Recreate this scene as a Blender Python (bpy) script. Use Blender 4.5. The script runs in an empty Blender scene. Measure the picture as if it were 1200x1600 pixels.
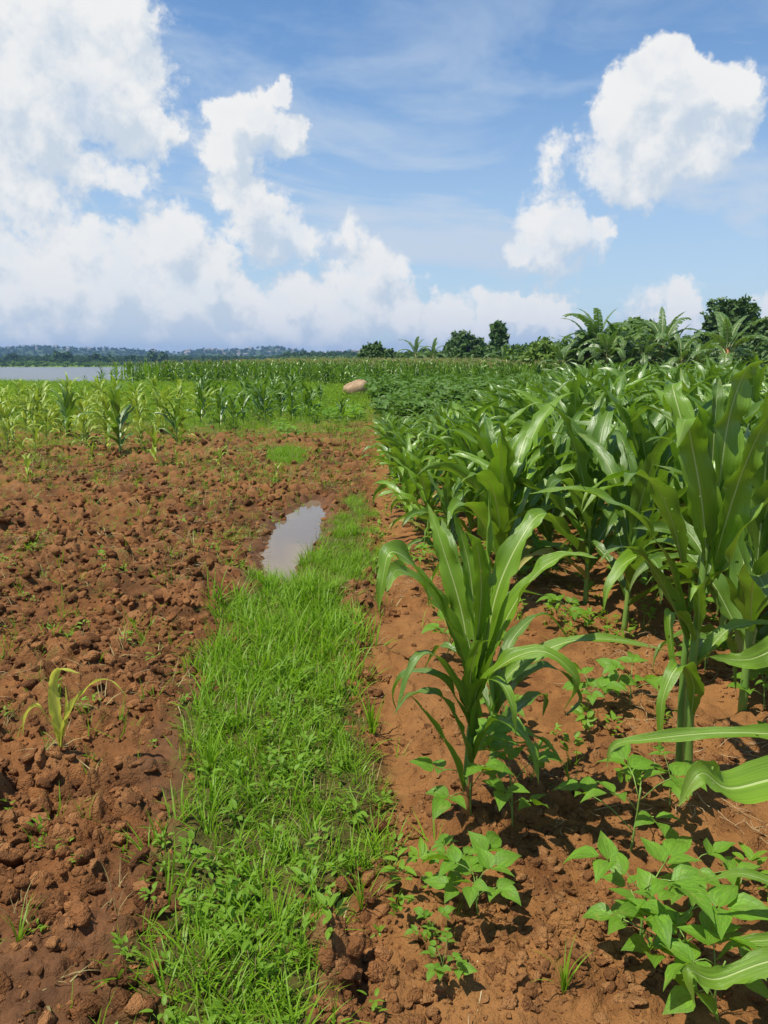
import bpy, math, random
import numpy as np
from mathutils import Vector, Matrix

sc = bpy.context.scene
COL = sc.collection
R = math.radians
random.seed(7)
rng = np.random.default_rng(7)

# ------------------------------------------------------------------ camera
CAM_H, PITCH, F = 1.55, R(11.2), 1202.0
cam_d = bpy.data.cameras.new("camera")
cam_d.sensor_fit = 'VERTICAL'
cam_d.angle = 2 * math.atan(800 / F)
cam_d.clip_start, cam_d.clip_end = 0.05, 20000
cam = bpy.data.objects.new("camera", cam_d)
cam.location = (0, 0, CAM_H)
cam.rotation_euler = (R(90) - PITCH, 0, 0)
COL.objects.link(cam)
sc.camera = cam

sc.view_settings.view_transform = 'Standard'
sc.view_settings.look = 'None'
sc.view_settings.gamma = 1
sc.view_settings.use_curve_mapping = False
sc.view_settings.exposure = 0.32
sc.cycles.max_bounces = 6
sc.cycles.diffuse_bounces = 3
sc.cycles.glossy_bounces = 2
sc.cycles.transmission_bounces = 3
sc.cycles.transparent_max_bounces = 6
sc.cycles.volume_bounces = 0


def ray(px, py):
    u, v = (px - 600) / F, (800 - py) / F
    return np.array([u, math.cos(PITCH) + v * math.sin(PITCH), -math.sin(PITCH) + v * math.cos(PITCH)])


def P(px, py, Y):
    d = ray(px, py)
    return np.array([0, 0, CAM_H]) + d * (Y / d[1])


def G(px, py, z=0.0):
    d = ray(px, py)
    t = (z - CAM_H) / d[2]
    return np.array([0, 0, CAM_H]) + d * t


# ------------------------------------------------------------------ sun and sky
SUN_EL, SUN_AZ = R(66), R(-116)            # azimuth measured from +Y towards +X
SUN = np.array([math.sin(SUN_AZ) * math.cos(SUN_EL), math.cos(SUN_AZ) * math.cos(SUN_EL), math.sin(SUN_EL)])
sl = bpy.data.lights.new("sun", 'SUN')
sl.energy = 5.0
sl.angle = R(0.53)
sl.color = (1.0, 0.95, 0.85)
so = bpy.data.objects.new("sun", sl)
so.rotation_euler = Vector(tuple(SUN)).to_track_quat('Z', 'Y').to_euler()
so.location = (0, 0, 30)
COL.objects.link(so)

world = bpy.data.worlds.new("World")
sc.world = world
world.use_nodes = True


class NT:
    """small helper to write node trees"""
    def __init__(s, tree):
        s.t = tree
        s.n = tree.nodes
        s.l = tree.links

    def node(s, typ, ins=None, **kw):
        nd = s.n.new(typ)
        for k, v in kw.items():
            setattr(nd, k, v)
        for k, v in (ins or {}).items():
            s.set(nd, k, v)
        return nd

    def set(s, nd, k, v):
        sock = nd.inputs[k]
        if isinstance(v, bpy.types.NodeSocket):
            s.l.new(v, sock)
        else:
            if isinstance(v, (tuple, list)) and len(v) == 3 and sock.type == 'RGBA':
                v = (*v, 1)
            sock.default_value = v

    def m(s, op, a, b=0.0, c=None, clamp=False):
        nd = s.n.new('ShaderNodeMath')
        nd.operation = op
        nd.use_clamp = clamp
        s.set(nd, 0, a)
        s.set(nd, 1, b)
        if c is not None:
            s.set(nd, 2, c)
        return nd.outputs[0]

    def vm(s, op, a, b=None, scale=None):
        nd = s.n.new('ShaderNodeVectorMath')
        nd.operation = op
        s.set(nd, 0, a)
        if b is not None:
            s.set(nd, 1, b)
        if scale is not None:
            s.set(nd, 'Scale', scale)
        return nd.outputs['Value'] if op in ('DISTANCE', 'DOT_PRODUCT', 'LENGTH') else nd.outputs[0]

    def noise(s, vec, scale, detail=4, rough=0.55, out='Fac', lac=2.0, dist=0.0):
        nd = s.n.new('ShaderNodeTexNoise')
        if vec is not None:
            s.l.new(vec, nd.inputs['Vector'])
        nd.inputs['Scale'].default_value = scale
        nd.inputs['Detail'].default_value = detail
        nd.inputs['Roughness'].default_value = rough
        nd.inputs['Lacunarity'].default_value = lac
        nd.inputs['Distortion'].default_value = dist
        return nd.outputs[out]

    def ramp(s, fac, a, b, lo=0.0, hi=1.0, smooth=True):
        nd = s.n.new('ShaderNodeMapRange')
        nd.interpolation_type = 'SMOOTHSTEP' if smooth else 'LINEAR'
        s.set(nd, 'Value', fac)
        nd.inputs['From Min'].default_value = a
        nd.inputs['From Max'].default_value = b
        nd.inputs['To Min'].default_value = lo
        nd.inputs['To Max'].default_value = hi
        return nd.outputs['Result']

    def mix(s, fac, a, b, mode='MIX'):
        nd = s.n.new('ShaderNodeMix')
        nd.data_type = 'RGBA'
        nd.blend_type = mode
        s.set(nd, 0, fac)
        s.set(nd, 6, a)
        s.set(nd, 7, b)
        return nd.outputs[2]


# cumulus banks: (px, py, radius px, weight) as directions seen in the photograph
BLOBS = [
 (40, 20, 165, 1), (20, 120, 115, 1), (130, 110, 110, 1), (185, 160, 72, 1), (232, 205, 38, 1), (60, 190, 75, .9), (150, 10, 80, 1), (-120, 80, 170, 1),
 (40, 290, 75, .5), (130, 275, 58, .5), (195, 290, 32, .45), (90, 340, 52, .5), (-60, 300, 90, .6),
 (50, 445, 98, .95), (170, 445, 84, .95), (262, 390, 58, 1), (325, 435, 58, 1), (370, 475, 45, .9), (10, 400, 70, .8), (110, 375, 52, .8), (255, 480, 90, .9), (90, 500, 95, .9), (400, 505, 60, .85), (-120, 440, 130, .8),
 (350, 192, 44, 1), (388, 185, 40, 1), (424, 150, 25, 1), (456, 198, 24, 1), (420, 200, 32, .8), (350, 245, 50, 1), (378, 295, 52, 1), (410, 335, 50, .9), (436, 350, 38, .85), (425, 388, 30, .6), (482, 382, 30, .45),
 (450, 470, 42, .9), (500, 492, 50, .8), (575, 425, 52, .7), (530, 440, 40, .6), (560, 485, 50, .8), (625, 482, 42, .85), (700, 492, 40, .85), (765, 482, 36, .95), (802, 476, 22, 1), (832, 490, 28, 1), (875, 512, 40, .8), (660, 518, 55, .7), (520, 525, 55, .7), (745, 525, 55, .7), (440, 530, 55, .7),
 (1035, 98, 40, 1), (1002, 140, 50, 1), (1070, 160, 58, 1), (1138, 168, 46, .95), (975, 195, 44, .9), (1040, 220, 66, .95), (960, 250, 48, .75), (1000, 285, 38, .6), (1105, 232, 44, .8), (850, 280, 34, .28),
 (880, 368, 48, .75), (848, 398, 46, .6), (935, 358, 26, .6), (830, 412, 30, .5),
 (1062, 472, 30, .8), (1085, 500, 36, .9), (1190, 482, 24, .9), (1000, 520, 50, .5),
]


def build_world():
    g = bpy.data.node_groups.new("cloud_density", 'ShaderNodeTree')
    g.interface.new_socket(name="Vector", in_out='INPUT', socket_type='NodeSocketVector')
    g.interface.new_socket(name="Value", in_out='OUTPUT', socket_type='NodeSocketFloat')
    n = NT(g)
    gi = n.n.new('NodeGroupInput')
    go = n.n.new('NodeGroupOutput')
    v = gi.outputs[0]
    w1 = n.noise(v, 9, 3, 0.5, 'Color')
    w = n.vm('SCALE', n.vm('SUBTRACT', w1, (0.5, 0.5, 0.5)), scale=0.075)
    w2 = n.noise(v, 34, 5, 0.6, 'Color')
    w2 = n.vm('SCALE', n.vm('SUBTRACT', w2, (0.5, 0.5, 0.5)), scale=0.045)
    vw = n.vm('ADD', n.vm('ADD', v, w), w2)
    acc = None
    for (px, py, r, wt) in BLOBS:
        d = ray(px, py)
        d = d / np.linalg.norm(d)
        e = ray(px + r, py)
        e = e / np.linalg.norm(e)
        rr = float(np.linalg.norm(d - e)) * 1.32
        dist = n.vm('DISTANCE', vw, tuple(float(c) for c in d))
        val = n.m('MULTIPLY_ADD', dist, -wt / rr, wt)
        acc = val if acc is None else n.m('SMOOTH_MAX', acc, val, 0.10)
    # outside the picture the same kind of scattered cumulus goes on
    sep = n.node('ShaderNodeSeparateXYZ', {0: v})
    big = n.noise(v, 2.6, 2, 0.5)
    side = n.ramp(sep.outputs[1], 0.84, 0.6)
    up = n.ramp(sep.outputs[2], 0.75, 0.35)
    gen = n.m('SUBTRACT', n.m('MULTIPLY', n.ramp(big, 0.52, 0.74, -0.4, 1.0, False), n.m('MULTIPLY', side, up)), n.m('MULTIPLY', n.m('SUBTRACT', 1.0, n.m('MULTIPLY', side, up)), 1.0))
    acc = n.m('MAXIMUM', acc, gen)
    # cauliflower billows
    vor = n.node('ShaderNodeTexVoronoi', {'Vector': vw, 'Scale': 30.0, 'Detail': 3.5, 'Roughness': 0.55, 'Lacunarity': 2.2})
    vor.normalize = True
    bil = n.m('SUBTRACT', 0.38, vor.outputs['Distance'])
    fine = n.m('SUBTRACT', n.noise(v, 22, 9, 0.62), 0.5)
    d1 = n.m('MULTIPLY_ADD', bil, 0.60, acc)
    d2 = n.m('MULTIPLY_ADD', fine, 1.25, d1)
    n.l.new(d2, go.inputs[0])

    w_ = NT(world.node_tree)
    w_.n.clear()
    out = w_.n.new('ShaderNodeOutputWorld')
    tc = w_.n.new('ShaderNodeTexCoord')
    v = tc.outputs['Generated']
    sky = w_.n.new('ShaderNodeTexSky')
    sky.sky_type = 'NISHITA'
    sky.sun_disc = False
    sky.sun_elevation = SUN_EL
    sky.sun_rotation = SUN_AZ % (2 * math.pi)
    sky.altitude = 1100
    sky.air_density = 1.25
    sky.dust_density = 0.6
    sky.ozone_density = 2.2

    def dens(vec):
        gn = w_.n.new('ShaderNodeGroup')
        gn.node_tree = g
        w_.l.new(vec, gn.inputs[0])
        return gn.outputs[0]
    D0 = dens(v)
    lightdir = np.array([-0.4, 0, 0.9])
    lightdir = lightdir / np.linalg.norm(lightdir)
    D1 = dens(w_.vm('ADD', v, tuple(float(c) * 0.034 for c in lightdir)))
    sep = w_.node('ShaderNodeSeparateXYZ', {0: v})
    el = sep.outputs[2]
    low = w_.ramp(el, 0.30, 0.02)
    mask = w_.m('MULTIPLY', w_.ramp(D0, 0.02, 0.36), w_.ramp(w_.noise(v, 14, 5, 0.6), 0.3, 0.5, 0.82, 1.0))
    # thin veil of high cloud in the lower sky
    vv = w_.vm('MULTIPLY', v, (1.0, 1.0, 3.2))
    wisp = w_.noise(vv, 3.4, 8, 0.6, dist=0.5)
    veil = w_.m('MULTIPLY', w_.ramp(wisp, 0.38, 0.68), w_.ramp(el, 0.50, 0.14, 0.12, 0.95))
    haze = w_.ramp(el, 0.40, 0.0, 0.0, 0.62)
    # cloud brightness: rims towards the light bright, undersides grey
    lit = w_.ramp(w_.m('SUBTRACT', D0, D1), -0.42, 0.30)
    core = w_.ramp(D0, 0.35, 1.1, 0.0, 0.10)
    lit = w_.m('SUBTRACT', lit, core, clamp=True)
    # the underside of the low bank is greyer
    base = w_.ramp(el, 0.10, 0.01, 0.0, 0.12)
    lit = w_.m('SUBTRACT', lit, base, clamp=True)
    ccol = w_.mix(lit, (0.66, 0.75, 0.85), (0.98, 0.98, 0.97))
    skyc = w_.mix(1.0, sky.outputs[0], (0.82, 1.06, 1.24), 'MULTIPLY')
    b1 = w_.node('ShaderNodeBackground', {'Color': skyc, 'Strength': 0.094})
    b2 = w_.node('ShaderNodeBackground', {'Color': (0.68, 0.79, 0.93), 'Strength': 0.70})
    b3 = w_.node('ShaderNodeBackground', {'Color': ccol, 'Strength': 0.745})
    va = w_.m('MAXIMUM', veil, haze)
    m1 = w_.node('ShaderNodeMixShader', {0: va, 1: b1.outputs[0], 2: b2.outputs[0]})
    m2 = w_.node('ShaderNodeMixShader', {0: mask, 1: m1.outputs[0], 2: b3.outputs[0]})
    w_.l.new(m2.outputs[0], out.inputs[0])
    world.cycles.sampling_method = 'MANUAL'
    world.cycles.sample_map_resolution = 512


build_world()


# ------------------------------------------------------------------ numpy noise
def hsh(ix, iy, seed):
    h = (ix.astype(np.int64) * 374761393 + iy.astype(np.int64) * 668265263 + seed * 974711) & 0xffffffff
    h = ((h ^ (h >> 13)) * 1274126177) & 0xffffffff
    h = (h ^ (h >> 16)) & 0xffffff
    return h / float(0x1000000)


def vn(x, y, seed=0):
    ix, iy = np.floor(x), np.floor(y)
    fx, fy = x - ix, y - iy
    fx = fx * fx * fx * (fx * (fx * 6 - 15) + 10)
    fy = fy * fy * fy * (fy * (fy * 6 - 15) + 10)
    a, b = hsh(ix, iy, seed), hsh(ix + 1, iy, seed)
    c, d = hsh(ix, iy + 1, seed), hsh(ix + 1, iy + 1, seed)
    return (a + (b - a) * fx) * (1 - fy) + (c + (d - c) * fx) * fy


def fbm(x, y, oct=4, seed=0, gain=0.5):
    s, a, t = 0, 1.0, 0
    for k in range(oct):
        s = s + a * vn(x * 2 ** k + 17.3 * k, y * 2 ** k - 9.1 * k, seed + k)
        t += a
        a *= gain
    return s / t - 0.5


def lumps(x, y, seed=0):
    """rounded lumps of uneven height (one per jittered cell), 0..1"""
    ix, iy = np.floor(x), np.floor(y)
    best = np.zeros_like(x)
    for dx in (-1, 0, 1):
        for dy in (-1, 0, 1):
            cx, cy = ix + dx, iy + dy
            jx, jy = cx + hsh(cx, cy, seed), cy + hsh(cx, cy, seed + 1)
            hgt = hsh(cx, cy, seed + 2)
            r = 0.45 + 0.5 * hsh(cx, cy, seed + 3)
            d2 = ((x - jx) ** 2 + (y - jy) ** 2) / (r * r)
            best = np.maximum(best, hgt * np.sqrt(np.clip(1 - d2, 0, 1)))
    return best


def chunks(x, y, seed=0):
    """broken plates of earth: tilted, angular, steep sided"""
    ix, iy = np.floor(x), np.floor(y)
    best = np.zeros_like(x)
    for dx in (-1, 0, 1):
        for dy in (-1, 0, 1):
            cx, cy = ix + dx, iy + dy
            jx, jy = cx + hsh(cx, cy, seed), cy + hsh(cx, cy, seed + 1)
            hgt = hsh(cx, cy, seed + 2) ** 1.5
            r = 0.35 + 0.5 * hsh(cx, cy, seed + 3)
            an = hsh(cx, cy, seed + 4) * 6.283
            ar = 0.6 + 0.6 * hsh(cx, cy, seed + 5)
            ca, sa = np.cos(an), np.sin(an)
            u = ((x - jx) * ca + (y - jy) * sa) / r
            w = ((y - jy) * ca - (x - jx) * sa) / (r * ar)
            d = (np.abs(u) ** 1.6 + np.abs(w) ** 1.6) ** (1 / 1.6) * .75 + .25 * np.maximum(np.abs(u + .3 * w), np.abs(w - .2 * u))
            tilt = 0.5 * (hsh(cx, cy, seed + 6) - .35) * u + 0.4 * (hsh(cx, cy, seed + 7) - .5) * w
            h = hgt * np.clip((1 - d) * 2.6, 0, 1) * (0.8 + tilt)
            best = np.maximum(best, h)
    return best


def smooth(a, b, x):
    t = np.clip((x - a) / (b - a), 0, 1)
    return t * t * (3 - 2 * t)


def sdf(poly, x, y):
    """signed distance, negative inside"""
    d = np.full(x.shape, 1e9)
    inside = np.zeros(x.shape, bool)
    n = len(poly)
    for i in range(n):
        ax, ay = poly[i]
        bx, by = poly[(i + 1) % n]
        ex, ey = bx - ax, by - ay
        wx, wy = x - ax, y - ay
        t = np.clip((wx * ex + wy * ey) / (ex * ex + ey * ey + 1e-12), 0, 1)
        d = np.minimum(d, (wx - ex * t) ** 2 + (wy - ey * t) ** 2)
        c = ((ay > y) != (by > y)) & (x < (bx - ax) * (y - ay) / (by - ay + 1e-12) + ax)
        inside ^= c
    return np.where(inside, -1, 1) * np.sqrt(d)


def gpoly(pts):
    return [tuple(G(a, b)[:2]) for a, b in pts]


STRIP = gpoly([(60, 1780), (140, 1600), (215, 1450), (265, 1300), (300, 1150), (285, 1060), (345, 960), (400, 895), (450, 885), (500, 850), (515, 800), (548, 765),
               (578, 775), (592, 850), (600, 900), (560, 960), (562, 1040), (590, 1090), (600, 1200), (592, 1300), (606, 1420), (560, 1540), (520, 1800)])
PUDDLE = gpoly([(408, 905), (402, 872), (422, 845), (428, 815), (462, 792), (486, 778), (502, 780), (506, 810), (500, 845), (478, 870), (465, 885), (470, 905), (440, 915)])
OVAL = gpoly([(412, 712), (425, 702), (450, 699), (478, 707), (484, 716), (465, 725), (435, 726), (415, 720)])
# bare smoother earth to the right of the grass: everything right of this line
XL = [(1.0, 0.10), (1.5, -0.02), (2.3, 0.0), (4.1, -0.10), (5.4, 0.0), (8.5, -0.20), (13.7, -0.28), (21, -0.5), (34, -0.9), (60, -1.5)]
XLy, XLx = np.array([a for a, b in XL]), np.array([b for a, b in XL])


def masks(x, y):
    wx = x + 0.42 * fbm(x * 2.6, y * 2.6, 5, 31, .6)
    wy = y + 0.42 * fbm(x * 2.6, y * 2.6, 5, 47, .6)
    strip = smooth(0.03, -0.16, sdf(STRIP, wx, wy))
    oval = smooth(0.06, -0.1, sdf(OVAL, wx, wy))
    grass = np.maximum(strip, oval)
    sp = sdf(PUDDLE, x + 0.12 * fbm(x * 5, y * 5, 3, 5), y + 0.2 * fbm(x * 5, y * 5, 3, 6))
    pud = smooth(0.10, -0.14, sp)
    wet = smooth(0.30, 0.0, sp)
    # damp hollow running along the left edge of the grass
    dl = np.abs(x - np.interp(y, [1.3, 2.3, 3.2, 4.4, 5.6], [-0.92, -0.72, -0.86, -0.92, -1.0])) + 0.25 * fbm(x * 3, y * 3, 3, 77)
    wet = np.maximum(wet, .8 * smooth(0.17, 0.03, dl) * (y < 5.5) * (y > 0.8))
    wet = np.maximum(wet, .8 * smooth(0.62, 0.25, np.hypot((x + 1.15), (y - 1.45)) + 0.3 * fbm(x * 4, y * 4, 3, 78)))
    right = smooth(-0.12, 0.12, x - np.interp(y, XLy, XLx) + 0.2 * fbm(x * 1.5, y * 1.5, 3, 91))
    till = (1 - right)
    mead = smooth(15.5, 21, y + 5 * fbm(x * 0.3, y * 0.3, 3, 12) + 1.5 * smooth(0, -9, x)) * np.maximum(smooth(1.0, -1.2, x), .6 * smooth(24, 32, y))
    return strip, grass, pud, wet, right, till, mead


def broad(x, y):
    """terrain at the scale of the field and the lake"""
    z = np.zeros_like(x)
    z = z - 4.2 * smooth(54, 70, y + 5 * fbm(x * .08, y * .08, 2, 3) + 7 * smooth(-30, -20, x)) * smooth(-8, -22, x + .12 * (y - 60))
    far = smooth(470, 500, y) * smooth(1500, 60, y * 0 + np.abs(x))
    z = z + far * 1.6 * smooth(25, -20, x)
    z = z + smooth(500, 800, y) * 3.2
    z = z + 0.10 * fbm(x * .15, y * .15, 3, 8) * smooth(6, 15, y) * smooth(3000, 60, y)
    z = z + 0.3 * smooth(0.55, 0.75, 0.5 + fbm(x * .06 + 3, y * .06, 2, 14)) * smooth(46, 60, y) * smooth(-10, -22, x) * smooth(80, 66, y)
    return z


MOUNDS = [(P(728, 1275, 2.32)[0], 2.32), (P(768, 1240, 2.5)[0], 2.5), (P(1074, 1215, 2.55)[0], 2.55), (P(94, 1188, 2.72)[0], 2.72)]


def H(x, y):
    x = np.atleast_1d(np.asarray(x, float))
    y = np.atleast_1d(np.asarray(y, float))
    z = broad(x, y)
    near = (np.hypot(x, y) < 75)
    if near.any():
        xs, ys = x[near], y[near]
        strip, grass, pud, wet, right, till, mead = masks(xs, ys)
        r = np.hypot(xs, ys)
        fade = smooth(45, 15, r)
        wx = xs + 0.08 * fbm(xs * 7, ys * 7, 3, 21)
        wy = ys + 0.08 * fbm(xs * 7, ys * 7, 3, 22)
        wx = wx + 0.025 * fbm(xs * 26, ys * 26, 2, 23)
        wy = wy + 0.025 * fbm(xs * 26, ys * 26, 2, 24)
        c1 = chunks(wx / 0.36, wy / 0.27, 101)
        c2 = chunks(wx / 0.17, wy / 0.14, 131)
        c3 = chunks(wx / 0.075, wy / 0.065, 151)
        f1 = fbm(xs * 1.6, ys * 1.6, 4, 61)
        f2 = fbm(xs * 22, ys * 22, 3, 71)
        rough = 0.55 + 0.9 * smooth(-0.12, 0.15, fbm(xs * 0.9, ys * 0.9, 2, 66))
        c4 = lumps(wx / 0.026, wy / 0.026, 171)
        rid = np.abs(fbm(xs * 9, ys * 9, 3, 81)) * 2
        v1 = smooth(-.2, .2, fbm(xs * 1.9, ys * 1.9, 2, 67))
        zt = (0.085 * c1 * v1 + 0.062 * c2 + 0.034 * c3 + 0.012 * c4) * rough + 0.08 * f1 + 0.026 * f2 - 0.012 * rid
        zt = zt * (1 - 0.5 * wet)
        c2b = chunks(wx / 0.20, wy / 0.18, 231)
        zr = (0.050 * c2b + 0.022 * c3) * smooth(-.12, .15, fbm(xs * 1.4, ys * 1.4, 2, 64)) + 0.012 * c3 + 0.007 * c4 + 0.06 * f1 + 0.016 * f2 - 0.008 * rid
        # planting ridges of the maize rows on the right
        zr = zr + 0.03 * np.cos((xs - 0.3) / 0.75 * 2 * np.pi) * smooth(1.5, 3, ys)
        zz = till * zt + right * zr
        zz = zz * (1 - 0.65 * grass) + 0.01 * grass
        zz = zz * (1 - 0.7 * mead)
        zz = zz * (1 - pud) + pud * (-0.075 + 0.01 * f2)
        for (mx, my) in MOUNDS:
            d2 = (xs - mx) ** 2 + (ys - my) ** 2
            zz = zz + 0.035 * np.exp(-d2 / 0.012)
        z[near] = z[near] + zz * (0.35 + 0.65 * fade)
    return z


# ------------------------------------------------------------------ material helpers
def new_mat(name):
    m = bpy.data.materials.new(name)
    m.use_nodes = True
    n = NT(m.node_tree)
    n.n.clear()
    out = n.n.new('ShaderNodeOutputMaterial')
    return m, n, out


def leaf_mat(name, base, dark, rib, trans, gloss=0.36, ribw=0.055, veins=36, spec=0.5, tmix=0.28, spots=0.0, bump=0.6, ins=False):
    m, n, out = new_mat(name)
    at = n.node('ShaderNodeAttribute', attribute_name='lc')
    sp = n.node('ShaderNodeSeparateXYZ', {0: at.outputs['Vector']})
    t, s, rnd = sp.outputs[0], sp.outputs[1], sp.outputs[2]
    oi = n.n.new('ShaderNodeObjectInfo')
    at_ = n.m('ABSOLUTE', t)
    tc = n.n.new('ShaderNodeTexCoord')
    no = n.noise(tc.outputs['Object'], 9, 3, 0.6)
    comb = n.node('ShaderNodeCombineXYZ', {0: n.m('MULTIPLY', t, veins), 1: n.m('MULTIPLY', s, 2.5), 2: rnd})
    stripes = n.noise(comb.outputs[0], 1.0, 2, 0.5)
    var = n.m('ADD', n.m('MULTIPLY', no, 0.45), n.m('MULTIPLY', oi.outputs['Random'], 0.35))
    var = n.m('ADD', var, n.m('MULTIPLY', n.m('FRACT', n.m('MULTIPLY', rnd, 7.13)), 0.35))
    geo = n.n.new('ShaderNodeNewGeometry')
    patch = n.noise(geo.outputs['Position'], 0.45, 4, 0.65)
    var = n.m('ADD', n.m('MULTIPLY', n.ramp(patch, 0.3, 0.7), 0.35), n.m('MULTIPLY', var, 0.75))
    col = n.mix(var, dark, base)
    col = n.mix(n.ramp(stripes, 0.4, 0.65, 0.0, 0.55), col, tuple(min(1, c * 1.6) for c in base))
    # older tips and margins turn yellowish
    age = n.m('MULTIPLY', n.ramp(s, 0.75, 1.0), n.ramp(no, 0.45, 0.7, 0, 0.55))
    col = n.mix(age, col, (0.22, 0.22, 0.05))
    if 3 < veins < 10:
        # side veins running obliquely from the midrib
        ph = n.m('FRACT', n.m('SUBTRACT', n.m('MULTIPLY', s, 6.5), n.m('MULTIPLY', at_, 1.7)))
        vn_ = n.ramp(n.m('ABSOLUTE', n.m('SUBTRACT', ph, 0.5)), 0.10, 0.02)
        col = n.mix(n.m('MULTIPLY', vn_, 0.45), col, rib)
        stripes = n.m('SUBTRACT', stripes, n.m('MULTIPLY', vn_, 0.9))
        blot = n.noise(tc.outputs['Object'], 38, 3, 0.6)
        col = n.mix(n.ramp(blot, 0.60, 0.70, 0, 0.45), col, (0.30, 0.30, 0.06))
    ribm = n.ramp(at_, ribw, ribw * 0.35)
    ribm = n.m('MULTIPLY', ribm, n.ramp(s, 1.0, 0.5, 0.15, 1.0))
    col = n.mix(ribm, col, rib)
    if spots:
        v2 = n.noise(tc.outputs['Object'], 75, 2, 0.5)
        v3 = n.noise(tc.outputs['Object'], 6, 2, 0.5)
        spm = n.m('MULTIPLY', n.ramp(v2, 0.72, 0.76), n.ramp(v3, 0.5, 0.6, 0, spots))
        col = n.mix(spm, col, (0.55, 0.58, 0.35))
    h = n.m('ADD', n.m('MULTIPLY', stripes, 0.6), n.m('MULTIPLY', ribm, -0.8))
    bp = n.node('ShaderNodeBump', {'Strength': bump, 'Distance': 0.004, 'Height': h})
    rough = n.ramp(no, 0.3, 0.7, gloss - 0.06, gloss + 0.10)
    b = n.node('ShaderNodeBsdfPrincipled', {'Base Color': col, 'Roughness': rough, 'Specular IOR Level': spec, 'Normal': bp.outputs[0]})
    tcol = n.mix(ribm, trans, tuple(c * 0.5 for c in trans))
    tl = n.node('ShaderNodeBsdfTranslucent', {'Color': tcol, 'Normal': bp.outputs[0]})
    ad = n.node('ShaderNodeMixShader', {0: tmix, 1: b.outputs[0], 2: tl.outputs[0]})
    res = ad.outputs[0]
    if spots:
        hn = n.noise(tc.outputs['Object'], 48, 1, 0.4)
        hm = n.m('MULTIPLY', n.ramp(hn, 0.735, 0.745), n.m('MULTIPLY', n.ramp(v3, 0.47, 0.5), n.m('SUBTRACT', 1.0, ribm)))
        tr = n.n.new('ShaderNodeBsdfTransparent')
        hx = n.node('ShaderNodeMixShader', {0: hm, 1: res, 2: tr.outputs[0]})
        res = hx.outputs[0]
    n.l.new(res, out.inputs[0])
    return m


M_MAIZE = leaf_mat('maize_leaf', (0.155, 0.270, 0.018), (0.060, 0.130, 0.009), (0.48, 0.58, 0.20), (0.25, 0.46, 0.02), 0.32, spots=0.8, spec=0.6, ribw=.08)
M_MAIZE_DK = leaf_mat('maize_leaf_mature', (0.105, 0.190, 0.020), (0.040, 0.092, 0.011), (0.42, 0.52, 0.20), (0.22, 0.40, 0.02), 0.31, spots=1.0, spec=0.6, ribw=.075)
M_YOUNG = leaf_mat('maize_leaf_pale', (0.27, 0.35, 0.03), (0.11, 0.19, 0.018), (0.38, 0.45, 0.14), (0.40, 0.52, 0.04), 0.42)
M_OLD = leaf_mat('maize_leaf_withering', (0.34, 0.31, 0.07), (0.16, 0.17, 0.03), (0.45, 0.40, 0.20), (0.30, 0.28, 0.05), 0.55)
M_YELLOW = leaf_mat('maize_leaf_yellow', (0.56, 0.56, 0.08), (0.36, 0.40, 0.04), (0.55, 0.50, 0.22), (0.75, 0.75, 0.10), 0.45, tmix=0.42)
M_BEAN = leaf_mat('bean_leaf', (0.130, 0.270, 0.018), (0.055, 0.140, 0.010), (0.24, 0.38, 0.07), (0.34, 0.58, 0.02), 0.5, ribw=0.03, veins=6, spec=0.35, tmix=0.36)
M_BEAN_CROP = leaf_mat('bean_crop_leaf', (0.085, 0.170, 0.018), (0.024, 0.062, 0.008), (0.14, 0.24, 0.05), (0.16, 0.32, 0.02), 0.5, ribw=0.03, veins=6, spec=0.35, tmix=0.25)
M_WEED = leaf_mat('weed_leaf', (0.150, 0.270, 0.016), (0.060, 0.135, 0.008), (0.24, 0.36, 0.05), (0.34, 0.55, 0.015), 0.55, ribw=0.04, veins=4, spec=0.3, tmix=0.36, bump=0.0)
M_GRASS = leaf_mat('grass_blade', (0.180, 0.310, 0.012), (0.055, 0.125, 0.006), (0.20, 0.34, 0.03), (0.30, 0.55, 0.015), 0.5, veins=2, spec=0.3, tmix=0.38, bump=0.0)
M_GRASSDRY = leaf_mat('grass_dry', (0.33, 0.27, 0.11), (0.16, 0.13, 0.05), (0.36, 0.3, 0.15), (0.3, 0.25, 0.08), 0.6, veins=2, spec=0.2, tmix=0.2, bump=0.0)
M_MEADOW = leaf_mat('meadow_blade', (0.170, 0.290, 0.018), (0.050, 0.120, 0.010), (0.2, 0.3, 0.04), (0.34, 0.50, 0.02), 0.55, veins=2, spec=0.25, tmix=0.38, bump=0.0)
M_TREE = leaf_mat('tree_leaf', (0.065, 0.115, 0.024), (0.020, 0.045, 0.012), (0.07, 0.12, 0.02), (0.09, 0.17, 0.015), 0.5, veins=1, spec=0.35, tmix=0.2, bump=0.0)
M_TREE2 = leaf_mat('tree_leaf_light', (0.120, 0.190, 0.024), (0.045, 0.085, 0.012), (0.08, 0.15, 0.03), (0.10, 0.20, 0.02), 0.5, veins=1, spec=0.35, tmix=0.25, bump=0.0)
M_BANANA = leaf_mat('banana_leaf', (0.085, 0.155, 0.030), (0.028, 0.064, 0.015), (0.36, 0.42, 0.16), (0.18, 0.34, 0.03), 0.4, ribw=0.10, veins=8, spec=0.5, tmix=0.25)
M_HILL_TREE = leaf_mat('distant_tree_leaf', (0.045, 0.085, 0.025), (0.020, 0.045, 0.016), (0.05, 0.09, 0.02), (0.05, 0.1, 0.02), 0.7, veins=1, spec=0.1, tmix=0.1, bump=0.0)


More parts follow.
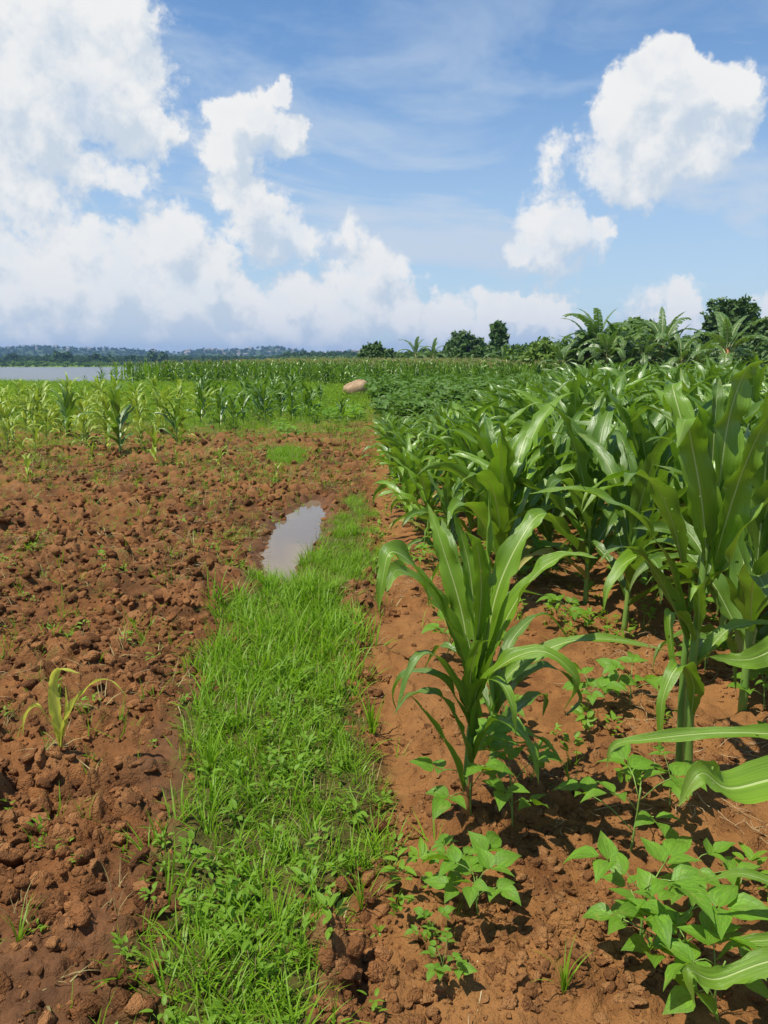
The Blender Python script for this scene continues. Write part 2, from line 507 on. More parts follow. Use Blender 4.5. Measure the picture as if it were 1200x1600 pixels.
def plain_mat(name, c1, c2, scale=12, rough=0.7, spec=0.3, stretch=None, bump=0.3, detail=4):
    m, n, out = new_mat(name)
    tc = n.n.new('ShaderNodeTexCoord')
    v = tc.outputs['Object']
    if stretch:
        v = n.vm('MULTIPLY', v, stretch)
    no = n.noise(v, scale, detail, 0.6)
    oi = n.n.new('ShaderNodeObjectInfo')
    f = n.m('ADD', n.ramp(no, 0.3, 0.7, 0, 0.75), n.m('MULTIPLY', oi.outputs['Random'], 0.25))
    col = n.mix(f, c1, c2)
    bp = n.node('ShaderNodeBump', {'Strength': bump, 'Distance': 0.01, 'Height': no})
    b = n.node('ShaderNodeBsdfPrincipled', {'Base Color': col, 'Roughness': rough, 'Specular IOR Level': spec, 'Normal': bp.outputs[0]})
    n.l.new(b.outputs[0], out.inputs[0])
    return m


M_STALK = plain_mat('maize_stalk', (0.10, 0.20, 0.03), (0.24, 0.36, 0.07), 14, 0.4, 0.5, (1, 1, .25))
M_STALKRED = plain_mat('maize_stalk_reddish', (0.20, 0.055, 0.02), (0.30, 0.16, 0.05), 14, 0.5, 0.4, (1, 1, .25))
M_STEM = plain_mat('bean_stem', (0.12, 0.22, 0.03), (0.22, 0.32, 0.07), 20, 0.6)
M_STEMPALE = plain_mat('pale_stem', (0.40, 0.33, 0.18), (0.50, 0.42, 0.25), 20, 0.7)
M_STRAW = plain_mat('straw', (0.30, 0.19, 0.09), (0.50, 0.36, 0.19), 20, 0.8)
M_TASSEL = plain_mat('maize_tassel', (0.16, 0.15, 0.05), (0.28, 0.22, 0.09), 20, 0.8)
M_BARK = plain_mat('bark', (0.09, 0.065, 0.045), (0.20, 0.15, 0.10), 5, 0.9, 0.1, (1, 1, .3), 0.8)
M_PSEUDO = plain_mat('banana_stem', (0.12, 0.14, 0.04), (0.26, 0.20, 0.08), 4, 0.6, 0.3, (1, 1, .3))
M_PSEUDORED = plain_mat('banana_stem_reddish', (0.30, 0.08, 0.03), (0.40, 0.16, 0.06), 4, 0.6, 0.3, (1, 1, .3))
M_DEADLEAF = plain_mat('dead_banana_leaf', (0.22, 0.11, 0.05), (0.38, 0.22, 0.10), 5, 0.8)
M_BOULDER = plain_mat('sandy_boulder', (0.20, 0.125, 0.07), (0.42, 0.29, 0.17), 2.6, 0.85, 0.15, None, 0.8, 8)
M_WALL = plain_mat('house_wall', (0.35, 0.32, 0.28), (0.55, 0.52, 0.48), 0.1, 0.8, 0.1, None, 0.0)
M_ROOF = plain_mat('house_roof', (0.22, 0.12, 0.09), (0.42, 0.38, 0.36), 0.1, 0.7, 0.1, None, 0.0)


def soil_nodes(n, pos):
    """reddish lateritic earth, returns colour, bump height"""
    big = n.noise(pos, 0.9, 4, 0.6)
    mid = n.noise(pos, 7, 5, 0.62)
    fin = n.noise(pos, 60, 5, 0.7)
    vor = n.node('ShaderNodeTexVoronoi', {'Vector': pos, 'Scale': 95.0, 'Detail': 2.0, 'Roughness': 0.6})
    return big, mid, fin, vor.outputs['Distance']


def ground_material():
    m, n, out = new_mat('red_earth_ground')
    geo = n.n.new('ShaderNodeNewGeometry')
    pos = geo.outputs['Position']
    a = n.node('ShaderNodeAttribute', attribute_name='zone')
    s = n.node('ShaderNodeSeparateXYZ', {0: a.outputs['Vector']})
    till, wet, green = s.outputs
    b_ = n.node('ShaderNodeAttribute', attribute_name='zone2')
    s2 = n.node('ShaderNodeSeparateXYZ', {0: b_.outputs['Vector']})
    mead, moss, crest = s2.outputs
    big, mid, fin, vor = soil_nodes(n, pos)
    # dry orange-red earth on the right, darker brown tilled earth on the left
    dry = n.mix(n.ramp(mid, 0.3, 0.7), (0.145, 0.058, 0.018), (0.275, 0.122, 0.038))
    dry = n.mix(n.ramp(big, 0.35, 0.65, 0, 0.5), dry, (0.32, 0.155, 0.052))
    dark = n.mix(n.ramp(mid, 0.3, 0.7), (0.085, 0.035, 0.013), (0.220, 0.090, 0.030))
    dark = n.mix(n.ramp(big, 0.4, 0.65, 0, 0.55), n.mix(n.ramp(n.noise(pos, 2.3, 5, 0.6), 0.42, 0.58), dark, n.mix(0.55, dark, (0.045, 0.024, 0.012))), (0.29, 0.122, 0.040))
    # tops of clods have dried paler
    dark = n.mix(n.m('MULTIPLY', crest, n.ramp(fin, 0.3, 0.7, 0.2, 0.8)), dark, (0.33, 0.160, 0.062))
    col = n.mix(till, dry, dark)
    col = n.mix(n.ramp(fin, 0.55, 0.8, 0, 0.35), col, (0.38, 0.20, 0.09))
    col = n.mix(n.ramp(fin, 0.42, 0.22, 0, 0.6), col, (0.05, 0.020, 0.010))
    # algae and small weeds tint damp stretches
    mo = n.m('MULTIPLY', moss, n.ramp(n.noise(pos, 13, 5, 0.7), 0.5, 0.7, 0, 0.65))
    col = n.mix(mo, col, (0.10, 0.13, 0.025))
    wetc = n.mix(n.ramp(mid, 0.3, 0.7), (0.080, 0.036, 0.014), (0.150, 0.068, 0.028))
    col = n.mix(n.m('MULTIPLY', wet, 0.75), col, wetc)
    col = n.mix(n.m('MULTIPLY', green, 0.8), col, n.mix(mid, (0.06, 0.045, 0.015), (0.07, 0.10, 0.02)))
    mg = n.noise(pos, 0.25, 6, 0.65)
    col = n.mix(mead, col, n.mix(n.ramp(mg, 0.35, 0.65), (0.060, 0.120, 0.012), (0.150, 0.230, 0.022)))
    hgt = n.m('ADD', n.m('MULTIPLY', fin, 0.6), n.m('MULTIPLY', vor, -0.25))
    hgt = n.m('ADD', hgt, n.m('MULTIPLY', mid, 0.9))
    bp = n.node('ShaderNodeBump', {'Strength': n.ramp(wet, 0, 1, 0.7, 0.5), 'Distance': 0.035, 'Height': hgt})
    rough = n.ramp(wet, 0.2, 1.0, 0.92, 0.62)
    b = n.node('ShaderNodeBsdfPrincipled', {'Base Color': col, 'Roughness': rough, 'Specular IOR Level': n.ramp(wet, 0, 1, 0.12, 0.14), 'Normal': bp.outputs[0]})
    n.l.new(b.outputs[0], out.inputs[0])
    return m


M_GROUND = ground_material()
def clod_material(name, c1, c2, pale, dark):
    m, n, o = new_mat(name)
    oi = n.n.new('ShaderNodeObjectInfo')
    geo = n.n.new('ShaderNodeNewGeometry')
    b, md, f, v = soil_nodes(n, geo.outputs['Position'])
    c = n.mix(n.ramp(md, 0.3, 0.7), c1, c2)
    c = n.mix(n.ramp(oi.outputs['Random'], 0.4, 1, 0, 0.7), c, pale)
    c = n.mix(n.ramp(oi.outputs['Random'], 0.4, 0, 0, 0.5), c, dark)
    c = n.mix(n.ramp(f, 0.55, 0.8, 0, 0.4), c, (0.34, 0.17, 0.08))
    c = n.mix(n.ramp(f, 0.42, 0.25, 0, 0.5), c, (0.06, 0.025, 0.012))
    bp = n.node('ShaderNodeBump', {'Strength': 0.8, 'Distance': 0.02, 'Height': n.m('SUBTRACT', f, n.m('MULTIPLY', v, 0.5))})
    p = n.node('ShaderNodeBsdfPrincipled', {'Base Color': c, 'Roughness': 0.92, 'Specular IOR Level': 0.15, 'Normal': bp.outputs[0]})
    n.l.new(p.outputs[0], o.inputs[0])
    return m


M_CLOD = clod_material('earth_clod', (0.100, 0.041, 0.014), (0.270, 0.112, 0.038), (0.37, 0.170, 0.062), (0.075, 0.031, 0.012))
M_CLOD_DRY = clod_material('dry_earth_clod', (0.145, 0.060, 0.020), (0.275, 0.122, 0.040), (0.34, 0.165, 0.060), (0.12, 0.050, 0.018))


def water_mat(name, col, rough, bscale, bstr, stretch=(1, 1, 1)):
    m, n, out = new_mat(name)
    geo = n.n.new('ShaderNodeNewGeometry')
    v = n.vm('MULTIPLY', geo.outputs['Position'], stretch)
    no = n.noise(v, bscale, 4, 0.6)
    bp = n.node('ShaderNodeBump', {'Strength': bstr, 'Distance': 0.05, 'Height': no})
    c = n.mix(n.ramp(n.noise(v, bscale * 0.13, 3, 0.6), 0.3, 0.7), tuple(x * 0.8 for x in col), col)
    b = n.node('ShaderNodeBsdfPrincipled', {'Base Color': c, 'Roughness': rough, 'IOR': 1.33, 'Normal': bp.outputs[0]})
    n.l.new(b.outputs[0], out.inputs[0])
    return m


M_LAKE = water_mat('lake_water', (0.10, 0.125, 0.14), 0.30, 0.5, 0.9, (0.35, 1.0, 1))
M_PUDDLE = water_mat('muddy_water', (0.19, 0.14, 0.09), 0.04, 3.0, 0.02)


# ------------------------------------------------------------------ object helpers
def tag(o, label=None, cat=None, group=None, kind=None):
    if label: o['label'] = label
    if cat: o['category'] = cat
    if group: o['group'] = group
    if kind: o['kind'] = kind
    return o


def mesh_np(name, v, f, lc=None, mats=(), mi=None, smooth_=True):
    me = bpy.data.meshes.new(name)
    v = np.asarray(v, np.float32)
    if isinstance(f, np.ndarray) and f.ndim == 2:
        nf, k = f.shape
        me.vertices.add(len(v))
        me.vertices.foreach_set('co', v.ravel())
        me.loops.add(nf * k)
        me.loops.foreach_set('vertex_index', f.astype(np.int32).ravel())
        me.polygons.add(nf)
        me.polygons.foreach_set('loop_start', (np.arange(nf) * k).astype(np.int32))
        me.update(calc_edges=True)
    else:
        me.from_pydata(v.tolist(), [], [tuple(int(i) for i in q) for q in f])
    for m in mats:
        me.materials.append(m)
    if mi is not None:
        me.polygons.foreach_set('material_index', np.asarray(mi, np.int32))
    if smooth_:
        me.polygons.foreach_set('use_smooth', np.ones(len(me.polygons), bool))
    if lc is not None:
        a = me.attributes.new('lc', 'FLOAT_VECTOR', 'POINT')
        a.data.foreach_set('vector', np.asarray(lc, np.float32).ravel())
    me.update()
    return me


def obj(name, me, parent=None, loc=None):
    o = bpy.data.objects.new(name, me)
    COL.objects.link(o)
    if parent is not None:
        o.parent = parent
    if loc is not None:
        o.location = loc
    return o


class MB:
    """collects quad/tri patches with per-vertex leaf coordinates"""
    def __init__(s):
        s.v, s.f, s.lc, s.mi, s.n = [], [], [], [], 0

    def add(s, v, f, lc, mi=0):
        v = np.asarray(v, float)
        s.v.append(v)
        s.lc.append(lc)
        for q in f:
            s.f.append(tuple(i + s.n for i in q))
            s.mi.append(mi)
        s.n += len(v)

    def mesh(s, name, mats, smooth_=True):
        return mesh_np(name, np.concatenate(s.v), s.f, np.concatenate(s.lc), mats, s.mi, smooth_)


def catmull(K, n):
    K = np.asarray(K, float)
    if len(K) == 2:
        return K[0] + (K[1] - K[0]) * np.linspace(0, 1, n)[:, None]
    E = np.vstack([2 * K[0] - K[1], K, 2 * K[-1] - K[-2]])
    seg = len(K) - 1
    out = []
    for u in np.linspace(0, seg, n):
        i = min(int(u), seg - 1)
        t = u - i
        p0, p1, p2, p3 = E[i], E[i + 1], E[i + 2], E[i + 3]
        out.append(0.5 * ((2 * p1) + (-p0 + p2) * t + (2 * p0 - 5 * p1 + 4 * p2 - p3) * t * t + (-p0 + 3 * p1 - 3 * p2 + p3) * t ** 3))
    return np.array(out)


def tube(pts, rad, n=7, cap=True):
    pts = np.asarray(pts, float)
    k = len(pts)
    rad = np.broadcast_to(rad, (k,))
    T = np.gradient(pts, axis=0)
    T /= np.linalg.norm(T, axis=1)[:, None] + 1e-9
    ref = np.array([1.0, 0.03, 0]) if abs(T[0][0]) < 0.9 else np.array([0, 1.0, 0])
    v, lc, f = [], [], []
    for i in range(k):
        a = np.cross(T[i], ref)
        a /= np.linalg.norm(a) + 1e-9
        b = np.cross(T[i], a)
        for j in range(n):
            th = 2 * math.pi * j / n
            v.append(pts[i] + (a * math.cos(th) + b * math.sin(th)) * rad[i])
            lc.append((0.5, i / (k - 1), 0))
    for i in range(k - 1):
        for j in range(n):
            f.append((i * n + j, i * n + (j + 1) % n, (i + 1) * n + (j + 1) % n, (i + 1) * n + j))
    if cap:
        f.append(tuple((k - 1) * n + j for j in range(n)))
        f.append(tuple(j for j in reversed(range(n))))
    return np.array(v), f, np.array(lc)


def leaf_strip(K, W, seed=0, nseg=18, m=5, roll0=0.0, twist=0.0, fold=0.35, wave=0.36, base_w=0.5, clasp=1.0, side=None, tip=1.7, rag=0.0, freq=None):
    """a maize-like blade along the curve K (n x 3): folded at its midrib, wavy at the margins"""
    r = random.Random(seed)
    pts = catmull(K, nseg + 1)
    s = np.linspace(0, 1, nseg + 1)
    T = np.gradient(pts, axis=0)
    T /= np.linalg.norm(T, axis=1)[:, None] + 1e-9
    if side is None:
        ch = pts[-1] - pts[0]
        ch[2] = 0
        if np.linalg.norm(ch) < 1e-4:
            ch = np.array([0, 1.0, 0])
        side = np.cross(ch / np.linalg.norm(ch), [0, 0, 1.0])
    side = np.asarray(side, float)
    freq = freq or r.uniform(2.2, 4.2)
    ph1, ph2 = r.uniform(0, 6.28), r.uniform(0, 6.28)
    rnd = r.random()
    ts = np.linspace(-1, 1, m)
    V, L = [], []
    for i in range(nseg + 1):
        si = s[i]
        S = side - T[i] * np.dot(side, T[i])
        S /= np.linalg.norm(S) + 1e-9
        N = np.cross(S, T[i])
        ro = roll0 + twist * si
        S2 = S * math.cos(ro) + N * math.sin(ro)
        N2 = N * math.cos(ro) - S * math.sin(ro)
        prof = (base_w + (1 - base_w) * float(smooth(0, 0.30, si))) * max(0.0, 1 - si ** tip) ** 0.85
        w = 0.5 * W * prof + 0.0004
        fo = fold + clasp * (1 - float(smooth(0.0, 0.22, si)))
        for t in ts:
            a = abs(t)
            side_ph = ph1 if t < 0 else ph2
            rp = math.sin(2 * math.pi * freq * si + side_ph) + 0.45 * math.sin(2 * math.pi * freq * 2.1 * si + side_ph * 1.7)
            wv = wave * w * a ** 1.6 * rp * float(smooth(0.05, 0.3, si)) * (1 - 0.3 * si)
            edge = 1.0
            if rag and a > 0.9:
                edge = 1 - rag * (0.35 if r.random() > 0.86 else 0.06 * r.random())
            V.append(pts[i] + S2 * (t * w * math.cos(fo * a) * edge) + N2 * (a * w * math.sin(fo * a) + wv))
            L.append((t, si, rnd))
    f = []
    for i in range(nseg):
        for j in range(m - 1):
            q = i * m + j
            f.append((q, q + 1, q + m + 1, q + m))
    return np.array(V), f, np.array(L)


def arc_curve(z0, az, el0, droop, L, p=1.3, n=10, r0=0.008, bend=0.0):
    """curve leaving the stalk at height z0 with elevation el0 that droops over its length"""
    pts = [np.array([r0 * math.cos(az), r0 * math.sin(az), z0])]
    for i in range(n):
        s = (i + 0.5) / n
        el = el0 - droop * s ** p
        a = az + bend * s * s
        d = np.array([math.cos(el) * math.cos(a), math.cos(el) * math.sin(a), math.sin(el)])
        pts.append(pts[-1] + d * L / n)
    return np.array(pts)


# ------------------------------------------------------------------ the ground sheet
def build_ground():
    a1 = np.linspace(R(-37), R(37), 470)
    a0 = np.linspace(R(37), R(323), 70)[1:-1]
    ang = np.concatenate([a1, a0])
    nc = len(ang)
    rad = np.concatenate([[0.35, 0.6, 0.8], np.geomspace(0.95, 62, 800), np.geomspace(64, 520, 80), np.geomspace(535, 5200, 40)])
    A, Rr = np.meshgrid(ang, rad)
    x, y = (np.sin(A) * Rr).ravel(), (np.cos(A) * Rr).ravel()
    z = H(x, y)
    nr = len(rad)
    v = np.stack([x, y, z], 1)
    i = np.arange(nr - 1)[:, None] * nc
    j = np.arange(nc)[None, :]
    jn = (j + 1) % nc
    f = np.stack([i + j, i + nc + j, i + nc + jn, i + jn], -1).reshape(-1, 4)
    cx = len(v)
    v = np.vstack([v, [[0, 0, float(H(0, 0)[0])]]])
    # centre: tiny quads to the middle vertex
    cf = np.stack([np.full(nc // 2, cx), np.arange(0, nc - 1, 2)[:nc // 2], np.arange(1, nc, 2)[:nc // 2], (np.arange(2, nc + 1, 2) % nc)[:nc // 2]], -1)
    f = np.vstack([f, cf])
    me = mesh_np('ground', v, f[:, ::-1], None, [M_GROUND])
    x, y = v[:, 0], v[:, 1]
    strip, grass, pud, wet, right, till, mead = masks(x, y)
    mead = np.maximum(mead, smooth(70, 76, np.hypot(x, y)))
    mead = np.where((y < 0), 0.3, mead)
    far = smooth(500, 520, y)
    moss = smooth(0.0, 0.16, fbm(x * 1.1, y * 1.1, 3, 501)) * till
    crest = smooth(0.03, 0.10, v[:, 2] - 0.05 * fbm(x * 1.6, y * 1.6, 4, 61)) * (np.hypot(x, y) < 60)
    a = me.attributes.new('zone', 'FLOAT_VECTOR', 'POINT')
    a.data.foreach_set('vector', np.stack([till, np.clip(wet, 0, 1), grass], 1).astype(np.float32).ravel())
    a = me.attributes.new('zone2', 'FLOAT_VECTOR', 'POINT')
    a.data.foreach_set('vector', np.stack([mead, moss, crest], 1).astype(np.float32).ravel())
    tag(obj('ground', me), 'red earth field with tilled clods, bare soil and grassy ground', kind='structure')


build_ground()
ground = bpy.data.objects['ground']

# lake and puddle
def sheet(name, pts, z, mat):
    me = bpy.data.meshes.new(name)
    me.from_pydata([(p[0], p[1], z) for p in pts], [], [tuple(range(len(pts)))])
    me.materials.append(mat)
    return obj(name, me)


tag(sheet('lake_water', [(-1500, 60), (60, 60), (60, 700), (-1500, 700)], -3.0, M_LAKE), 'grey blue lake beyond the meadow on the left', kind='structure')
pz = -0.026
tag(sheet('puddle_water', [(-1.6, 4.3), (-0.2, 4.3), (-0.2, 9.6), (-1.6, 9.6)], pz, M_PUDDLE), 'muddy rainwater puddle between the tilled soil and the grass', kind='structure')


# ------------------------------------------------------------------ instanced stuff
def proto_collection(name, meshes):
    c = bpy.data.collections.new(name)
    for k, me in enumerate(meshes):
        o = bpy.data.objects.new('%s_%02d' % (name, k), me)
        c.objects.link(o)
    return c


def scatter(name, pos, yaw, scl, protos, label, cat=None, tilt=0.15, kind='stuff', seed=1):
    r = np.random.default_rng(seed)
    n = len(pos)
    me = bpy.data.meshes.new(name)
    me.vertices.add(n)
    me.vertices.foreach_set('co', np.asarray(pos, np.float32).ravel())
    rot = np.stack([r.normal(0, tilt, n), r.normal(0, tilt, n), yaw], 1)
    a = me.attributes.new('rot', 'FLOAT_VECTOR', 'POINT')
    a.data.foreach_set('vector', rot.astype(np.float32).ravel())
    a = me.attributes.new('scl', 'FLOAT', 'POINT')
    a.data.foreach_set('value', np.asarray(scl, np.float32))
    a = me.attributes.new('idx', 'INT', 'POINT')
    a.data.foreach_set('value', r.integers(0, len(protos), n).astype(np.int32))
    me.update()
    o = obj(name, me)
    col = proto_collection(name + '_kinds', protos)
    t = bpy.data.node_groups.new(name + '_spread', 'GeometryNodeTree')
    t.interface.new_socket(name='Geometry', in_out='INPUT', socket_type='NodeSocketGeometry')
    t.interface.new_socket(name='Geometry', in_out='OUTPUT', socket_type='NodeSocketGeometry')
    gi = t.nodes.new('NodeGroupInput')
    go = t.nodes.new('NodeGroupOutput')
    ci = t.nodes.new('GeometryNodeCollectionInfo')
    ci.inputs['Collection'].default_value = col
    ci.inputs['Separate Children'].default_value = True
    ci.inputs['Reset Children'].default_value = True
    ip = t.nodes.new('GeometryNodeInstanceOnPoints')
    ip.inputs['Pick Instance'].default_value = True

    def attr(nm, ty):
        q = t.nodes.new('GeometryNodeInputNamedAttribute')
        q.data_type = ty
        q.inputs['Name'].default_value = nm
        return q.outputs[0]
    L = t.links
    L.new(gi.outputs[0], ip.inputs['Points'])
    L.new(ci.outputs[0], ip.inputs['Instance'])
    L.new(attr('idx', 'INT'), ip.inputs['Instance Index'])
    er = t.nodes.new('FunctionNodeEulerToRotation')
    L.new(attr('rot', 'FLOAT_VECTOR'), er.inputs[0])
    L.new(er.outputs[0], ip.inputs['Rotation'])
    L.new(attr('scl', 'FLOAT'), ip.inputs['Scale'])
    L.new(ip.outputs[0], go.inputs[0])
    md = o.modifiers.new('spread', 'NODES')
    md.node_group = t
    tag(o, label, cat, kind=kind)
    return o


def clod_mesh(seed, mat=None, sub=3, flat=0.62, ncut=7, amp=0.5):
    import bmesh
    bm = bmesh.new()
    bmesh.ops.create_icosphere(bm, subdivisions=sub, radius=1)
    r = random.Random(seed)
    ox, oy = r.uniform(0, 50), r.uniform(0, 50)
    sx, sy = r.uniform(0.6, 1.5), r.uniform(0.6, 1.5)
    cuts = [(Vector((r.gauss(0, 1), r.gauss(0, 1), r.gauss(0, .7))).normalized(), r.uniform(.55, .85)) for _ in range(ncut)]
    co = np.array([vv.co for vv in bm.verts])
    for (nn, dd) in cuts:                                   # broken faces
        nn = np.array(nn)
        k = co @ nn
        co = co - np.where(k > dd, k - dd, 0)[:, None] * nn * 0.85
    nz = fbm(co[:, 0] * 1.6 + ox + co[:, 2], co[:, 1] * 1.6 + oy - co[:, 2] * .7, 4, seed)
    nz2 = fbm(co[:, 0] * 5 + oy + co[:, 2] * 3, co[:, 1] * 5 + ox - co[:, 2] * 2, 3, seed + 9)
    co = co * (1 + amp * nz + (0.28 if sub < 4 else .05) * nz2)[:, None]
    co[:, 0] *= sx
    co[:, 1] *= sy
    co[:, 2] *= flat
    for vv, c in zip(bm.verts, co):
        vv.co = c
    me = bpy.data.meshes.new('clod')
    bm.to_mesh(me)
    bm.free()
    me.materials.append(mat or M_CLOD)
    me.polygons.foreach_set('use_smooth', np.ones(len(me.polygons), bool))
    return me


def grid_pts(x0, x1, y0, y1, n, seed):
    r = np.random.default_rng(seed)
    return r.uniform(x0, x1, n), r.uniform(y0, y1, n), r


def in_view(x, y, margin=1.15, extra=0.5):
    return np.abs(x) < 0.52 * y * margin + extra


# clods scattered over tilled ground
clods_small = [clod_mesh(40 + s, None, 3, .38 + .04 * s, 14, .75) for s in range(12)]
clods_dry = [clod_mesh(60 + s, M_CLOD_DRY, 3, .35 + .04 * s, 14, .75) for s in range(8)]
clods = [clod_mesh(s, None, 3, .5 + .02 * s, 12, .45) for s in range(10)]
r = np.random.default_rng(11)
N = 78000
rr = 1.2 * (19 / 1.2) ** r.random(N)
aa = r.uniform(R(-33), R(33), N)
x, y = rr * np.sin(aa), rr * np.cos(aa)
st, gr, pu, we, ri, ti, me_ = masks(x, y)
patch = smooth(-.16, .12, fbm(x * 1.3, y * 1.3, 3, 66))
dens = ti * (1 - gr) * (1 - pu) * (0.25 + 0.75 * patch) * np.clip(1.25 - we, 0, 1)
dens = dens * (.26 + .50 * smooth(2.0, 5.0, np.hypot(x, y)))
dens_r = ri * (1 - gr) * 0.55 * (.1 + .9 * smooth(0.0, .2, fbm(x * 1.7, y * 1.7, 3, 68))) * smooth(10, 7, y)
kr = r.random(N) < dens_r
xr_, yr_ = x[kr], y[kr]
k = (r.random(N) < dens * smooth(19, 13, y)) & (x > -9.5) & (x < 4)
x, y = x[k], y[k]
sz = (0.0045 + 0.026 * r.random(len(x)) ** 3.2) * (1 + np.hypot(x, y) / 9)
z = H(x, y)
scatter('soil_clods', np.stack([x, y, z + sz * 0.12], 1), r.uniform(0, 6.28, len(x)), sz, clods_small, 'crumbled lumps of red brown tilled earth', tilt=0.5)
sz = (0.0035 + 0.017 * r.random(len(xr_)) ** 4) * (1 + np.hypot(xr_, yr_) / 9)
scatter('dry_crumbs', np.stack([xr_, yr_, H(xr_, yr_) + sz * 0.1], 1), r.uniform(0, 6.28, len(xr_)), sz, clods_dry, 'small crumbs of dry orange earth between the maize rows', tilt=0.5)
# the largest clods are pieces of the ground
x, y, r = grid_pts(-3.5, 0.8, 1.3, 8, 900, 12)
st, gr, pu, we, ri, ti, me_ = masks(x, y)
k = (r.random(len(x)) < ti * (1 - gr) * (1 - pu) * np.clip(1.2 - we, 0, 1)) & in_view(x, y, 1.0, 0.2)
x, y = x[k][:210], y[k][:210]
sz = 0.022 + 0.036 * r.random(len(x)) ** 2
z = H(x, y)
for i in range(len(x)):
    o = obj('soil_clod', clods[i % 10], ground, (x[i], y[i], z[i] + sz[i] * 0.05))
    o.scale = (sz[i], sz[i], sz[i])
    o.rotation_euler = (r.normal(0, .4), r.normal(0, .4), r.uniform(0, 6.28))
    o['kind'] = 'structure'


# ------------------------------------------------------------------ grass
def grass_proto(seed, nb, hmin, hmax, spread, w, mat, lean=0.5, seg=3):
    r = random.Random(seed)
    V, Fc, L = [], [], []
    for b in range(nb):
        a = r.uniform(0, 6.28)
        rr = spread * math.sqrt(r.random())
        p = np.array([rr * math.cos(a), rr * math.sin(a), -0.01])
        az = a + r.uniform(-0.9, 0.9)
        h = r.uniform(hmin, hmax)
        el = R(90) - abs(r.gauss(0, lean * 0.6))
        dr = r.uniform(0.2, 1.5)
        sd = np.array([-math.sin(az), math.cos(az), 0])
        ww = w * r.uniform(0.7, 1.3)
        n0 = len(V)
        rnd = r.random()
        for i in range(seg + 1):
            s = i / seg
            wid = ww * (1 - s ** 1.8) * 0.5
            if i == seg:
                V.append(p.copy())
                L.append((0, 1, rnd))
            else:
                V.append(p - sd * wid)
                V.append(p + sd * wid)
                L.append((-1, s, rnd))
                L.append((1, s, rnd))
            e = el - dr * s
            p = p + np.array([math.cos(e) * math.cos(az), math.cos(e) * math.sin(az), math.sin(e)]) * h / seg
        for i in range(seg):
            q = n0 + 2 * i
            if i == seg - 1:
                Fc.append((q, q + 1, q + 2))
            else:
                Fc.append((q, q + 1, q + 3, q + 2))
    return mesh_np('grass', np.array(V), Fc, np.array(L), [mat])


def oval_leaf(p, az, el, L, W, rnd=0.0, droop=0.5, n=4):
    """small pointed oval leaf, 3 verts per row"""
    V, Lc, Fc = [], [], []
    sd = np.array([-math.sin(az), math.cos(az), 0])
    q = np.array(p, float)
    for i in range(n + 1):
        s = i / n
        e = el - droop * s
        d = np.array([math.cos(e) * math.cos(az), math.cos(e) * math.sin(az), math.sin(e)])
        nrm = np.cross(sd, d)
        w = W * 0.5 * (math.sin(math.pi * min(1, s * 0.93 + 0.07)) ** 0.8) * (1 - 0.3 * s)
        if i == n: w = 0.0005
        V += [q - sd * w - nrm * w * 0.25, q, q + sd * w - nrm * w * 0.25]
        Lc += [(-1, s, rnd), (0, s, rnd), (1, s, rnd)]
        q = q + d * L / n
    for i in range(n):
        for j in range(2):
            a = i * 3 + j
            Fc.append((a, a + 1, a + 4, a + 3))
    return np.array(V), Fc, np.array(Lc)


def weed_proto(seed, nl=9, L=0.025, H_=0.06, mat=None):
    r = random.Random(seed)
    mb = MB()
    for b in range(nl):
        az = r.uniform(0, 6.28)
        z = r.uniform(0.01, H_)
        rr = r.uniform(0.0, 0.02)
        v, f, l = oval_leaf((rr * math.cos(az), rr * math.sin(az), z), az, R(r.uniform(0, 50)), L * r.uniform(.7, 1.3), L * r.uniform(.45, .65), r.random())
        mb.add(v, f, l)
    return mb.mesh('weed', [mat or M_WEED])


lawn = [grass_proto(s, 12, 0.025, 0.085, 0.034, 0.0040, M_GRASS, 1.4) for s in range(6)] + [grass_proto(20 + s, 8, 0.07, 0.16, 0.03, 0.0055, M_GRASS, 1.0, 4) for s in range(3)] + [grass_proto(30, 5, 0.04, 0.12, 0.03, 0.004, M_GRASSDRY, 1.6)]
x, y, r = grid_pts(-1.9, 0.45, 0.8, 14.5, 44000, 21)
st, gr, pu, we, ri, ti, me_ = masks(x, y)
thin = 0.45 + 0.55 * smooth(-.14, .10, fbm(x * 3.1, y * 3.1, 3, 333))
k = r.random(len(x)) < gr ** 1.5 * (1 - .85 * pu) * thin
x, y = x[k], y[k]
sc_ = (0.75 + 0.5 * r.random(len(x))) * (0.72 + 0.55 * smooth(-.1, .2, fbm(x * 1.5, y * 1.5, 2, 71))) * (0.80 + 0.45 * smooth(2.6, 4.2, y) * smooth(7.5, 5, y))
scatter('grass', np.stack([x, y, H(x, y)], 1), r.uniform(0, 6.28, len(x)), sc_, lawn, 'strip of lush short green grass beside the puddle', tilt=0.2)

weeds = [weed_proto(40 + s, 10) for s in range(4)] + [weed_proto(60 + s, 12, 0.018, 0.04) for s in range(3)]
x, y, r = grid_pts(-1.5, 0.4, 0.8, 6, 7000, 22)
st, gr, pu, we, ri, ti, me_ = masks(x, y)
k = r.random(len(x)) < gr * (1 - pu) * smooth(4.4, 2.4, y) * (.08 + .30 * smooth(-.02, .2, fbm(x * 3.1, y * 3.1, 3, 444)))
x, y = x[k], y[k]
scatter('low_weeds', np.stack([x, y, H(x, y)], 1), r.uniform(0, 6.28, len(x)), 0.7 + 0.8 * r.random(len(x)), weeds, 'small broadleaf weeds growing among the short grass', tilt=0.2)

